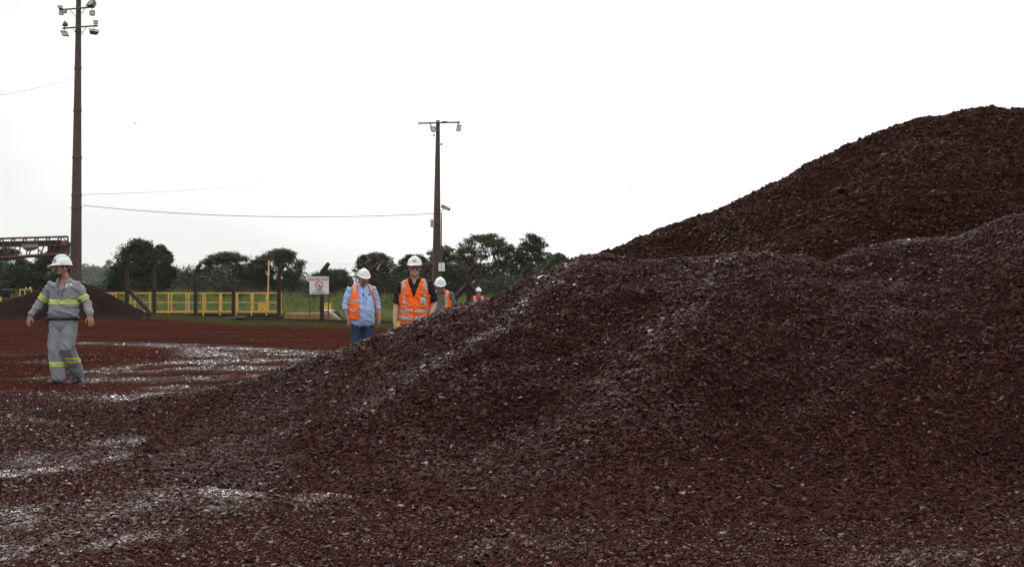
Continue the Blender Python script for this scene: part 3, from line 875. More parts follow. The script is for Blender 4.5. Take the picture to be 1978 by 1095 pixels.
# ---------------------------------------------------------------- conveyor
YV = 80.0
vb = at(-120, 480, YV); vb.z = float(ground_h(vb.x, vb.y))
conv = empty('conveyor', vb, 'rusty red stacking conveyor with an oval name plate reaching in from the left', 'conveyor')
def vl(px, py, d=YV): return at(px, py, d) - vb
def bar(name, a, b, th, mat=M['conv'], d=YV, n=4):
    return MB().tube([vl(*a, d), vl(*b, d)], th, n).build(name, mat, conv)
top_y = lambda px: 461.0 - (px + 0) * 0.030
bot_y = lambda px: 498.0 - (px + 0) * 0.055
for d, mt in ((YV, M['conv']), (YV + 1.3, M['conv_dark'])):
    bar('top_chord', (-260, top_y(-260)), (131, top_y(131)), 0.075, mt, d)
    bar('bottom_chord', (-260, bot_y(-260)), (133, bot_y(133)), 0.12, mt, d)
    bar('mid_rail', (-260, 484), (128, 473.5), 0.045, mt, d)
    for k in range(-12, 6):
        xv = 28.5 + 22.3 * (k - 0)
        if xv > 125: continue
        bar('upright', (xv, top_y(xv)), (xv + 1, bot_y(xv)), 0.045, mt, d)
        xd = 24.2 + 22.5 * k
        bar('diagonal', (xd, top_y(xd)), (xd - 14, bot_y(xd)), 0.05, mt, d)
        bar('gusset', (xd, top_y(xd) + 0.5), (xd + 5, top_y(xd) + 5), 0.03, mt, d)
bar('end_post', (131, top_y(131)), (131.5, 468), 0.06)
bar('end_brace', (120, 458), (131, 467), 0.03)
bl_ = MB()
for d in (YV + 0.12,):
    vs = [vl(-260, 472.5, d), vl(114, 463.5, d), vl(131, 468, d), vl(131, 474, d), vl(90, 474.5, d), vl(-260, 482, d)]
    bl_.add([v for v in vs] + [v + Vector((0, 1.0, 0)) for v in vs], [(0, 1, 2, 3, 4, 5), (6, 11, 10, 9, 8, 7)] + [(i, i + 6, (i + 1) % 6 + 6, (i + 1) % 6) for i in range(6)])
bl_.build('belt', M['belt'], conv)
for k in range(-8, 4):
    px = 10 + 22.3 * k
    MB().tube([vl(px, 484, YV + 0.15), vl(px, 484, YV + 1.15)], 0.07, 8).build('return_roller', M['conv_dark'], conv)
MB().tube([vl(125.5, 470.5, YV - 0.05), vl(125.5, 470.5, YV + 1.3)], 0.24, 14).build('head_pulley', M['conv'], conv)
MB().box(vl(124, 469.5, YV - 0.1), (0.40, 0.10, 0.30), bev=0.02).build('gearbox', simple('gearbox_red', (0.16, 0.03, 0.018), (0.24, 0.05, 0.03), 4, 0.7), conv)
ch = MB()
for q in ([(91.5, 466.5), (121, 466), (125, 474), (125, 489.5), (91.5, 491.5)], [(86.5, 496.5), (133, 493), (133, 513), (111, 516)]):
    vs = [vl(*p, YV + 0.14) for p in q]; n_ = len(vs)
    ch.add(vs + [v + Vector((0, 1.0, 0)) for v in vs], [tuple(range(n_)), tuple(range(n_, 2 * n_))[::-1]] + [(i, i + n_, (i + 1) % n_ + n_, (i + 1) % n_) for i in range(n_)])
ch.build('discharge_chute', M['conv_dark'], conv)
for px in (-150, -60):
    for d in (YV + 0.1, YV + 1.2):
        g0 = vl(px - 20, 500, d); g0.z = -0.2
        MB().tube([vl(px, bot_y(px), d), g0], 0.10, 6).build('support_leg', M['conv'], conv)
pc = vl(58.4, 475.3, YV - 0.14)
el = [(0.565 * math.cos(2 * math.pi * k / 36), 0.315 * math.sin(2 * math.pi * k / 36)) for k in range(36)]
plate = MB().prism([(pc.x + x, pc.z + z) for x, z in el], pc.y, pc.y + 0.03).build('name_plate', M['plate'], conv)
rim = MB().tube([Vector((pc.x + x, pc.y, pc.z + z)) for x, z in el] + [Vector((pc.x + el[0][0], pc.y, pc.z + el[0][1]))], 0.022, 5).build('rim', M['conv'], plate)
tx = text_obj('SUPERIOR', 0.31, M['letter'], plate, (pc.x, pc.y - 0.02, pc.z - 0.01), sx=0.80, bold=0.02)
tx.rotation_euler = (0, R(-3), 0)

# birds
for px, py, Y, lab in ((262, 240, 60, 'tiny dark bird in the white sky right of the tall pole'), (1218, 366, 70, 'tiny dark bird in the white sky just left of the brown slope'), (1415, 266, 70, 'tiny dark bird high in the white sky above the slope')):
    c = at(px, py, Y)
    mb = MB()
    mb.tube([(-0.05, 0, 0), (0, 0, 0.01), (0.07, 0, 0)], [0.008, 0.022, 0.006], 6)
    for s in (-1, 1):
        mb.add([(-0.02, 0, 0.01), (0.03, 0, 0.01), (0.01, s * 0.14, 0.05), (-0.03, s * 0.10, 0.04), (-0.02, 0, 0.004), (0.03, 0, 0.004), (0.01, s * 0.14, 0.046), (-0.03, s * 0.10, 0.035)],
               [(0, 1, 2, 3), (7, 6, 5, 4), (0, 4, 5, 1), (1, 5, 6, 2), (2, 6, 7, 3), (3, 7, 4, 0)])
    o = mb.build('bird', M['bird'])
    o.location = c; o.rotation_euler = (0.2, 0.1, px * 0.01)
    tag(o, lab, 'bird', 'birds far up in the sky')

# ---------------------------------------------------------------- trees
def rot_leafs(n, rng):
    """random leaf-spray frames, mostly lying flat"""
    a = rng.uniform(0, 2 * np.pi, n); tilt = rng.normal(0, 0.55, n); roll = rng.normal(0, 0.5, n)
    u = np.stack([np.cos(a) * np.cos(tilt), np.sin(a) * np.cos(tilt), np.sin(tilt)], -1)
    v = np.stack([-np.sin(a) * np.cos(roll), np.cos(a) * np.cos(roll), np.sin(roll)], -1)
    return u, v
def leaf_mesh(name, P, size, rng, mat):
    n = len(P)
    u, v = rot_leafs(n, rng)
    L = (size * rng.uniform(0.6, 1.5, n))[:, None]; W = L * rng.uniform(0.35, 0.6, n)[:, None]
    V = np.stack([P - u * L * 0.5, P + v * W * 0.5 + u * L * 0.05, P + u * L * 0.55, P - v * W * 0.5 + u * L * 0.0], 1).reshape(-1, 3)
    return np_mesh(name, V, np.arange(n * 4).reshape(-1, 4), mat)

def tree(px, top, half, Y, label, leaf='leaf_dark', pads=46, leaves=9000, flat=0.38, base_py=566, seed=0, trunk=0.22, open_=0.35, bark='bark', lsize=0.30, lean=0.0):
    rng = np.random.default_rng(1000 + seed)
    b = fpt(px, Y); s = Y / F
    H = CAMZ + (HY - top) * s - b.z
    zb = max(0.6, CAMZ + (HY - base_py) * s - b.z)
    W = half * s
    half *= 1.08; W = half * s; pads = int(pads * 3.0); leaves = int(leaves * 2.0); lsize *= 0.74; flat = flat * 1.15; base_py -= 14 if base_py < 572 else 4
    zb = max(0.6, CAMZ + (HY - base_py) * s - b.z)
    root = empty('tree', b, label, 'tree', 'trees beyond the fence')
    # pads of foliage spread through a dome
    C, Rr = [], []
    while len(C) < pads:
        a = rng.uniform(0, 2 * np.pi); r = rng.uniform(0, 1) ** 0.38; h = rng.uniform(0, 1)
        env = math.sqrt(max(0.0, 1 - (max(h - 0.25, 0) / 0.75) ** 3.2)) * (0.60 + 0.40 * min(1, h / 0.45))
        rr = r * env * (0.80 + 0.45 * noise.noise(Vector((math.cos(a) * 1.3, math.sin(a) * 1.3, h * 2.0 + seed * 3.7))))
        if noise.noise(Vector((math.cos(a) * rr * 2.2, math.sin(a) * rr * 2.2, h * 2.6 + seed * 5.1))) > 0.28: continue
        if rr < open_ and h < 0.72 and rng.uniform() < 0.75: continue
        C.append((rr * W * math.cos(a) + lean * h, rr * W * 0.9 * math.sin(a), zb + (H - zb) * (0.04 + 0.90 * h)))
        Rr.append(rng.uniform(0.09, 0.20) * W * (1.1 - 0.2 * rr))
    C = np.array(C); Rr = np.array(Rr)
    # limbs: join each pad to the nearest joint already grown
    nodes = [Vector((0, 0, -0.3)), Vector((rng.normal(0, .12), rng.normal(0, .12), zb * 0.55 + 0.3)), Vector((lean * 0.2 + rng.normal(0, .25), rng.normal(0, .2), zb + (H - zb) * 0.12))]
    par = [-1, 0, 1]
    for i in np.argsort(np.hypot(C[:, 0], C[:, 1]) + 0.8 * (C[:, 2] - zb)):
        p = Vector(C[i]); p.z -= Rr[i] * flat * 0.5
        best = min(range(1, len(nodes)), key=lambda j: (p - nodes[j]).length + (1.5 if nodes[j].z > p.z - 0.1 else 0))
        q = nodes[best]
        m = q.lerp(p, 0.5) + Vector((rng.normal(0, .18), rng.normal(0, .18), -0.10 * (p - q).length))
        nodes.append(m); par.append(best); nodes.append(p); par.append(len(nodes) - 2)
    cnt = [1] * len(nodes)
    for j in range(len(nodes) - 1, 0, -1): cnt[par[j]] += cnt[j]
    tr, lb_ = MB(), MB()
    rad = lambda j: max(0.022, trunk * (cnt[j] / cnt[0]) ** 0.5)
    for j in range(1, len(nodes)):
        (tr if j <= 2 else lb_).tube([nodes[par[j]], nodes[j]], [rad(j) * (1.25 if j == 1 else 1.08), rad(j)], 7 if j <= 2 else 5)
    t_ = tr.build('trunk', M[bark], root, True)
    tag(lb_.build('limbs', M[bark], t_, True), kind='stuff')
    # leaves
    w = Rr ** 2; k = rng.choice(len(C), leaves, p=w / w.sum())
    d = rng.normal(0, 1, (leaves, 3)); d /= np.linalg.norm(d, axis=1)[:, None]
    d *= rng.uniform(0, 1, leaves)[:, None] ** 0.45
    P = C[k] + d * Rr[k][:, None] * np.array([1.0, 1.0, flat])
    P += 0.25 * Rr[k][:, None] * rng.normal(0, 1, (leaves, 3)) * np.array([1, 1, 0.6])
    P = P[P[:, 2] > 0.3]
    cr = link(bpy.data.objects.new('crown', leaf_mesh('crown', P, lsize, rng, M[leaf])), root)
    return root

tree(12, 478, 52, 125, 'feathery tree with pale trunks under the conveyor at the left edge', 'leaf_dark', 40, 6500, 0.35, 560, 1, 0.26, 0.45, 'bark_pale')
tree(98, 486, 52, 122, 'dense dark tree under the conveyor end, behind the man in grey', 'leaf_olive', 60, 11000, 0.5, 572, 2)
tree(268, 464, 58, 120, 'large round dark tree right of the tall pole', 'leaf_dark', 90, 16000, 0.8, 574, 3, 0.3, 0.0, lsize=0.34)
tree(308, 474, 36, 122, 'rounded dark tree leaning on the right of the large round one', 'leaf_dark', 46, 8500, 0.8, 572, 4, 0.24, 0.15, lsize=0.34)
tree(232, 508, 30, 118, 'low rounded bushy tree between the tall pole and the large round tree', 'leaf_dark', 36, 6000, 0.6, 574, 14, 0.2, 0.1)
tree(176, 550, 18, 150, 'small grey-green tree just right of the tall pole', 'leaf_bush', 22, 2500, 0.6, 580, 5, 0.15, 0.1)
tree(440, 487, 60, 126, 'broad flat-topped olive tree near the fence posts', 'leaf_olive', 56, 9500, 0.38, 570, 6, 0.28, 0.25)
tree(541, 482, 60, 128, 'domed dark tree behind the thin yellow T-shaped pole', 'leaf_dark', 54, 9500, 0.42, 570, 7, 0.28, 0.25)
tree(394, 520, 34, 121, 'low spreading dark bush-like tree filling the gap left of the flat-topped tree', 'leaf_bush', 30, 4200, 0.5, 578, 21, 0.16, 0.1)
tree(492, 502, 36, 130, 'dark tree squeezed between the flat-topped tree and the domed one', 'leaf_olive', 30, 4600, 0.45, 572, 22, 0.2, 0.1)
tree(640, 521, 60, 124, 'low wide dark tree behind the no-smoking sign', 'leaf_bush', 50, 9000, 0.5, 576, 8, 0.22, 0.1)
tree(725, 488, 48, 124, 'umbrella-shaped tree behind the man in the blue shirt', 'leaf_olive', 44, 6800, 0.34, 562, 9, 0.24, 0.35)
tree(798, 490, 38, 128, 'dark tree behind the head of the man in the black shirt', 'leaf_dark', 40, 6500, 0.42, 568, 10, 0.22, 0.2)
tree(868, 470, 46, 126, 'layered olive tree just right of the pole with the camera', 'leaf_olive', 40, 5600, 0.32, 560, 11, 0.26, 0.4)
tree(942, 449, 64, 130, 'tallest airy tree with sky showing through its limbs', 'leaf_olive', 62, 8200, 0.30, 548, 12, 0.32, 0.5)
tree(1024, 450, 50, 127, 'tall rounded tree at the right end of the tree row', 'leaf_dark', 58, 9000, 0.40, 566, 13, 0.3, 0.25)
tree(1078, 488, 30, 116, 'bright green low tree peeping over the maroon heap', 'leaf_green', 36, 5200, 0.5, 566, 15, 0.2, 0.2)
tree(1120, 500, 40, 132, 'dark tree mostly hidden behind the maroon heap', 'leaf_dark', 40, 4500, 0.45, 570, 16, 0.25, 0.2)
tree(-45, 470, 50, 128, 'dark tree standing outside the left edge behind the conveyor', 'leaf_dark', 40, 5000, 0.45, 570, 17)

# ---------------------------------------------------------------- instanced ground cover (nobody could count it)
def inst_source(name, meshes):
    c = bpy.data.collections.new(name)
    for i, me in enumerate(meshes):
        c.objects.link(bpy.data.objects.new('%s_%02d' % (name, i), me))
    return c
def scatter(name, P, rot, scl, source, label, tint=None, wet=None, parent=None, seed=0):
    n = len(P)
    me = bpy.data.meshes.new(name)
    me.vertices.add(n); me.vertices.foreach_set('co', np.asarray(P, np.float32).ravel())
    set_attr(me, 'rot', rot, 'FLOAT_VECTOR'); set_attr(me, 'scl', scl, 'FLOAT_VECTOR')
    set_attr(me, 'idx', np.random.default_rng(seed).integers(0, 1000, n), 'INT')
    set_attr(me, 'tint', tint if tint is not None else np.random.default_rng(seed + 1).uniform(0, 1, n))
    set_attr(me, 'wet', wet if wet is not None else np.zeros(n))
    o = link(bpy.data.objects.new(name, me), parent)
    ng = bpy.data.node_groups.new(name + '_scatter', 'GeometryNodeTree')
    ng.interface.new_socket('Geometry', in_out='INPUT', socket_type='NodeSocketGeometry')
    ng.interface.new_socket('Geometry', in_out='OUTPUT', socket_type='NodeSocketGeometry')
    N, Lk = ng.nodes, ng.links
    gi, go = N.new('NodeGroupInput'), N.new('NodeGroupOutput')
    ci = N.new('GeometryNodeCollectionInfo'); ci.inputs['Collection'].default_value = source
    ci.inputs['Separate Children'].default_value = True; ci.inputs['Reset Children'].default_value = True
    ip = N.new('GeometryNodeInstanceOnPoints'); ip.inputs['Pick Instance'].default_value = True
    def na(nm, ty):
        a = N.new('GeometryNodeInputNamedAttribute'); a.data_type = ty; a.inputs['Name'].default_value = nm
        return a.outputs['Attribute']
    er = N.new('FunctionNodeEulerToRotation')
    Lk.new(na('rot', 'FLOAT_VECTOR'), er.inputs[0])
    Lk.new(gi.outputs[0], ip.inputs['Points']); Lk.new(ci.outputs[0], ip.inputs['Instance'])
    Lk.new(na('idx', 'INT'), ip.inputs['Instance Index'])
    Lk.new(er.outputs[0], ip.inputs['Rotation']); Lk.new(na('scl', 'FLOAT_VECTOR'), ip.inputs['Scale'])
    Lk.new(ip.outputs[0], go.inputs[0])
    md = o.modifiers.new('scatter', 'NODES'); md.node_group = ng
    tag(o, label, None, None, 'stuff')
    return o

def tuft(seed, blades, h, spread, w, mat):
    rng = np.random.default_rng(seed); V, Fc = [], []
    for i in range(blades):
        a = rng.uniform(0, 2 * np.pi); r = spread * math.sqrt(rng.uniform()); hh = h * rng.uniform(0.5, 1.1); bend = rng.uniform(0.1, 0.6) * hh; da = rng.uniform(0, 2 * np.pi)
        x, y = r * math.cos(a), r * math.sin(a); dx, dy = math.cos(da), math.sin(da); px_, py_ = -dy * w, dx * w
        b = len(V)
        V += [(x - px_, y - py_, -0.03), (x + px_, y + py_, -0.03), (x + px_ * .8 + dx * bend * .35, y + py_ * .8 + dy * bend * .35, hh * .6), (x - px_ * .8 + dx * bend * .35, y - py_ * .8 + dy * bend * .35, hh * .6), (x + dx * bend, y + dy * bend, hh), (x + dx * bend, y + dy * bend, hh)]
        Fc += [(b, b + 1, b + 2, b + 3), (b + 3, b + 2, b + 4, b + 5)]
    return np_mesh('tuft', V, Fc, mat)
g_src = inst_source('tuft_tall', [tuft(i, 22, 1.0, 0.42, 0.022, M['grass']) for i in range(7)])
def weed(seed):
    rng = np.random.default_rng(seed)
    P = rng.normal(0, 1, (46, 3)) * np.array([0.28, 0.28, 0.22]) + np.array([0, 0, 0.55])
    P[:, 2] = np.clip(P[:, 2], 0.04, 1.15)
    return leaf_mesh('weed', P, 0.20, rng, M['leaf_green'])
for i_ in range(3): g_src.objects.link(bpy.data.objects.new('tuft_tall_w%d' % i_, weed(900 + i_)))
n = 25000
yy = 56 + 69 * RNG.uniform(0, 1, n) ** 1.0; xx = RNG.uniform(-46, 12, n)
hgt = (0.40 + 1.35 * sstep(86, 112, yy) * (0.35 + 1.0 * fbm(xx * 0.25, yy * 0.25, 7, 3))) * (0.6 + 0.9 * fbm(xx * 1.1, yy * 0.6, 17, 3))
keep = np.where(xx < (674 - CX) / F * yy, yy > YW + 4.8, yy > fence_y(xx) + 1.5)
xx, yy, hgt = xx[keep], yy[keep], hgt[keep]; n = len(xx)
scatter('tall_grass', np.stack([xx, yy, ground_h(xx, yy)], -1), np.stack([np.zeros(n), np.zeros(n), RNG.uniform(0, 6.28, n)], -1),
        np.stack([np.ones(n), np.ones(n), hgt * RNG.uniform(0.7, 1.3, n)], -1), g_src, 'tall green grass growing between the fence and the trees', seed=3)
s_src = inst_source('tuft_short', [tuft(40 + i, 16, 0.12, 0.16, 0.010, M['grass_short']) for i in range(5)])
n = 15000
xx = RNG.uniform(-26, 2, n); off = RNG.uniform(-7.5, 0.0, n); yy = fence_y(xx) + off - 0.2
keep = (sstep(-8.0, -2.0, off + 3.2 * (fbm(xx * 0.5, yy * 0.5, 91, 3) - 0.5) * 2) * sstep(-24, -19, xx) * (fbm(xx * 0.8, yy * 0.8, 19, 3) > 0.42)) > RNG.uniform(0, 1, n)
xx, yy = xx[keep], yy[keep]; n = len(xx)
scatter('grass_verge', np.stack([xx, yy, ground_h(xx, yy)], -1), np.stack([np.zeros(n), np.zeros(n), RNG.uniform(0, 6.28, n)], -1),
        np.stack([np.ones(n)] * 2 + [RNG.uniform(0.5, 1.4, n)], -1), s_src, 'short trodden grass on the verge in front of the fence', seed=4)
def clump(seed, n, mat, size):
    rng = np.random.default_rng(seed)
    d = rng.normal(0, 1, (n, 3)); d /= np.linalg.norm(d, axis=1)[:, None]
    return leaf_mesh('clump', d * (rng.uniform(0, 1, n) ** 0.4)[:, None], size, rng, mat)
b_src = inst_source('bush_clump', [clump(60 + i, 70, M['leaf_bush'], 0.34) for i in range(5)])
n = 3600
xx = RNG.uniform(-62, 14, n); yy = RNG.uniform(116, 142, n)
gap = sstep(-44, -47, xx) 
hmax = (1.6 + 3.6 * sstep(0.25, 0.75, fbm(xx * 0.16, yy * 0.05, 77, 3)) + 0.8 * sstep(-24, -8, xx)) * np.where((xx > -50) & (xx < -45.2), 0.55, 1.0)
zz = hmax * RNG.uniform(0, 1, n) ** 0.7
sc = RNG.uniform(0.7, 1.3, n)
scatter('undergrowth', np.stack([xx, yy, zz], -1), np.stack([RNG.uniform(-.4, .4, n), RNG.uniform(-.4, .4, n), RNG.uniform(0, 6.28, n)], -1),
        np.stack([sc, sc, sc * 0.75], -1), b_src, 'dark tangled undergrowth filling the gaps between the trees', seed=5)
f_src = inst_source('forest_clump', [clump(80 + i, 60, M['leaf_far'], 0.5) for i in range(4)])
h = HILL[(HILL[:, 2] > 1.5) & (HILL[:, 1] < 760)]
k = RNG.integers(0, len(h), 5200)
P = h[k] + np.stack([RNG.uniform(-6, 6, 5200), RNG.uniform(-8, 8, 5200), RNG.uniform(0, 3.5, 5200)], -1)
sc = RNG.uniform(2.2, 4.6, 5200)
scatter('distant_forest', P, np.stack([np.zeros(5200), np.zeros(5200), RNG.uniform(0, 6.28, 5200)], -1), np.stack([sc, sc, sc * 0.8], -1), f_src,
        'hazy green forest covering the low hill on the horizon', seed=6)

# ---------------------------------------------------------------- people
def skin_mat(name, a, b): return simple(name, a, b, 18, 0.55, bump=0.1, bdist=0.002, spec=0.35)
def cloth_mat(name, a, b, rough=0.85, scale=9.0):
    return simple(name, a, b, scale, rough, bump=0.25, bdist=0.004, spec=0.25)
M['skin_tan'] = skin_mat('skin_tan', (0.30, 0.150, 0.095), (0.40, 0.21, 0.135))
M['skin_fair'] = skin_mat('skin_fair', (0.44, 0.225, 0.165), (0.56, 0.31, 0.235))
M['uniform'] = cloth_mat('uniform_grey', (0.200, 0.207, 0.228), (0.262, 0.270, 0.292))
M['shirt_blue'] = cloth_mat('shirt_blue', (0.33, 0.47, 0.80), (0.40, 0.55, 0.86))
M['shirt_black'] = cloth_mat('shirt_black', (0.010, 0.011, 0.015), (0.022, 0.023, 0.029))
M['shirt_grey'] = cloth_mat('shirt_grey', (0.10, 0.105, 0.10), (0.15, 0.155, 0.15))
M['shirt_red'] = cloth_mat('shirt_red', (0.17, 0.02, 0.03), (0.24, 0.03, 0.04))
M['jeans'] = cloth_mat('jeans_blue', (0.012, 0.024, 0.055), (0.042, 0.068, 0.120), scale=4.0)
M['jeans_pale'] = cloth_mat('jeans_pale', (0.20, 0.25, 0.36), (0.30, 0.35, 0.46))
M['vest'] = cloth_mat('vest_orange', (1.0, 0.125, 0.012), (1.0, 0.175, 0.025), 0.75)
M['reflect'] = simple('reflective_silver', (0.30, 0.31, 0.32), (0.40, 0.41, 0.42), 14, 0.35, 0.15)
M['lime'] = cloth_mat('lime_tape', (0.55, 0.72, 0.03), (0.64, 0.82, 0.06), 0.7)
M['hat'] = simple('white_hard_hat', (0.72, 0.73, 0.75), (0.80, 0.81, 0.82), 6, 0.32)
M['strap'] = cloth_mat('grey_strap', (0.16, 0.165, 0.18), (0.22, 0.225, 0.24))
M['hair_dark'] = cloth_mat('hair_dark', (0.012, 0.009, 0.008), (0.03, 0.022, 0.018), 0.6, 40)
M['hair_grey'] = cloth_mat('hair_grey', (0.20, 0.18, 0.16), (0.32, 0.30, 0.28), 0.6, 40)
M['boot'] = simple('black_boot', (0.016, 0.013, 0.013), (0.035, 0.026, 0.025), 9, 0.5)
M['belt_black'] = simple('belt_black', (0.008, 0.008, 0.009), (0.016, 0.015, 0.016), 9, 0.45)
M['frame_dark'] = simple('spectacle_frame', (0.012, 0.012, 0.014), (0.02, 0.02, 0.022), 9, 0.3)
M['frame_pale'] = simple('spectacle_pale', (0.45, 0.45, 0.46), (0.55, 0.55, 0.56), 9, 0.3)
M['eye'] = simple('eye_white', (0.50, 0.47, 0.45), (0.58, 0.55, 0.53), 9, 0.25)
M['iris'] = simple('iris_dark', (0.012, 0.010, 0.009), (0.02, 0.016, 0.014), 9, 0.15)
M['lip'] = skin_mat('lip', (0.22, 0.08, 0.065), (0.28, 0.11, 0.09))
M['card'] = simple('id_card', (0.62, 0.62, 0.64), (0.70, 0.70, 0.72), 9, 0.35)
M['print_blue'] = simple('print_blue', (0.06, 0.09, 0.26), (0.10, 0.14, 0.34), 20, 0.5)
M['print_dark'] = simple('print_dark', (0.03, 0.03, 0.035), (0.06, 0.06, 0.07), 20, 0.5)
M['print_red'] = simple('print_red', (0.40, 0.05, 0.05), (0.5, 0.08, 0.08), 20, 0.5)
tl = NT('dark_lens'); tl.set('Base Color', (0.035, 0.028, 0.024)).set('Roughness', 0.08); M['lens_dark'] = tl.m
tl = NT('clear_lens'); tl.set('Base Color', (0.8, 0.82, 0.82)).set('Roughness', 0.05).set('Transmission Weight', 1.0).set('IOR', 1.05); M['lens_clear'] = tl.m

def V3(*a): return Vector(a)
def t_tube(bm, pts, rad, n=16):
    """closed tube with rounded ends; rad: number or (a, b) per ring"""
    pts = [Vector(p) for p in pts]
    rad = [(r, r) if not isinstance(r, tuple) else r for r in rad]
    t0 = (pts[1] - pts[0]).normalized(); t1 = (pts[-1] - pts[-2]).normalized()
    r0, r1 = min(rad[0]), min(rad[-1])
    P = [pts[0] - t0 * r0 * 0.45] + pts + [pts[-1] + t1 * r1 * 0.45]
    Q = [(rad[0][0] * .6, rad[0][1] * .6)] + rad + [(rad[-1][0] * .6, rad[-1][1] * .6)]
    rings = []
    for i, p in enumerate(P):
        t = (P[min(i + 1, len(P) - 1)] - P[max(i - 1, 0)]).normalized()
        ref = V3(1, 0, 0) if abs(t.x) < 0.92 else V3(0, 0, 1)
        u = (ref - t * ref.dot(t)).normalized(); w = t.cross(u)
        rings.append([bm.verts.new(p + u * Q[i][0] * math.cos(2 * math.pi * k / n) + w * Q[i][1] * math.sin(2 * math.pi * k / n)) for k in range(n)])
    for a, b in zip(rings[:-1], rings[1:]):
        for k in range(n): bm.faces.new((a[k], a[(k + 1) % n], b[(k + 1) % n], b[k]))
    for rg in (rings[0], rings[-1]):
        c = bm.verts.new(sum((v.co for v in rg), Vector()) / n)
        for k in range(n): bm.faces.new((rg[k], rg[(k + 1) % n], c))
def t_ball(bm, c, r, M3=None):
    m = Matrix.Translation(Vector(c)) @ (M3.to_4x4() if M3 is not None else Matrix.Identity(4)) @ Matrix.Diagonal((*r, 1)) if isinstance(r, tuple) else Matrix.Translation(Vector(c)) @ Matrix.Diagonal((r, r, r, 1))
    bmesh.ops.create_uvsphere(bm, u_segments=16, v_segments=10, radius=1.0, matrix=m)
def remesh(bm, voxel, smooth=2, name='m'):
    bmesh.ops.recalc_face_normals(bm, faces=bm.faces[:])
    me = bpy.data.meshes.new('tmp'); bm.to_mesh(me); bm.free()
    o = bpy.data.objects.new('tmp', me); COL.objects.link(o)
    m = o.modifiers.new('r', 'REMESH'); m.mode = 'VOXEL'; m.voxel_size = voxel
    if smooth:
        s = o.modifiers.new('s', 'SMOOTH'); s.iterations = smooth; s.factor = 0.5
    bpy.context.view_layer.update()
    out = bpy.data.meshes.new_from_object(o.evaluated_get(bpy.context.evaluated_depsgraph_get()))
    bpy.data.objects.remove(o); bpy.data.meshes.remove(me)
    out.name = name
    return out
def mesh_np(me):
    v = np.empty(len(me.vertices) * 3, np.float32); me.vertices.foreach_get('co', v)
    n = np.empty(len(me.vertices) * 3, np.float32); me.vertices.foreach_get('normal', n)
    fs = [tuple(p.vertices) for p in me.polygons]
    return v.reshape(-1, 3), n.reshape(-1, 3), fs
def wrinkle(me, amp, freq, stretch, seed):
    v, n, _ = mesh_np(me)
    d = np.empty(len(v))
    for i, p in enumerate(v):
        q = Vector((p[0] * stretch[0] + p[2] * 0.5, p[1] * stretch[1] + seed, p[2] * stretch[2] + p[0] * 0.6)) * freq
        a = noise.noise(q); b = noise.noise(q * 2.3 + Vector((seed, 3, 1)))
        r_ = max(0.0, 1 - 2.6 * abs(a)); d[i] = 1.5 * r_ * r_ - 0.45 + 0.55 * b
    v = v + n * (d * amp)[:, None]
    me.vertices.foreach_set('co', v.astype(np.float32).ravel()); me.update()
def drop_faces(me, pred):
    v, n, fs = mesh_np(me)
    c = np.array([v[list(f)].mean(0) for f in fs])
    kill = pred(c)
    bm = bmesh.new(); bm.from_mesh(me); bm.faces.ensure_lookup_table()
    bmesh.ops.delete(bm, geom=[bm.faces[i] for i in np.nonzero(kill)[0]], context='FACES')
    bm.to_mesh(me); bm.free()
def finish(me, name, mat, parent):
    me.materials.clear(); me.materials.append(mat)
    me.polygons.foreach_set('use_smooth', [True] * len(me.polygons)); me.update()
    return link(bpy.data.objects.new(name, me), parent)
def extract(src, pred, off, name, mat, parent, thick=0.0, flare=None, soft=0):
    """copy the faces of src that satisfy pred(centres, normals), lifted off along the normals"""
    v, n, fs = mesh_np(src)
    c = np.array([v[list(f)].mean(0) for f in fs]); cn = np.array([n[list(f)].mean(0) for f in fs])
    keep = np.nonzero(pred(c, cn))[0]
    used = sorted({i for k in keep for i in fs[k]}); mp = {u: i for i, u in enumerate(used)}
    vv = v[used] + n[used] * (off if np.isscalar(off) else off[used][:, None])
    if flare is not None: vv = flare(vv)
    me = bpy.data.meshes.new(name)
    me.from_pydata([tuple(map(float, p)) for p in vv], [], [tuple(mp[i] for i in fs[k]) for k in keep])
    bm = bmesh.new(); bm.from_mesh(me)
    if soft:
        for _ in range(soft): bmesh.ops.smooth_vert(bm, verts=[q for q in bm.verts if q.is_boundary], factor=0.5, use_axis_x=True, use_axis_y=True, use_axis_z=True)
    if thick:
        bmesh.ops.solidify(bm, geom=bm.faces[:], thickness=thick)
    bm.to_mesh(me); bm.free()
    return finish(me, name, mat, parent)
def seg_dist(c, a, b):
    a, b = np.array(a), np.array(b); d = b - a
    t = np.clip(((c - a) @ d) / (d @ d), 0, 1)
    return np.linalg.norm(c - a - t[:, None] * d, axis=1), t

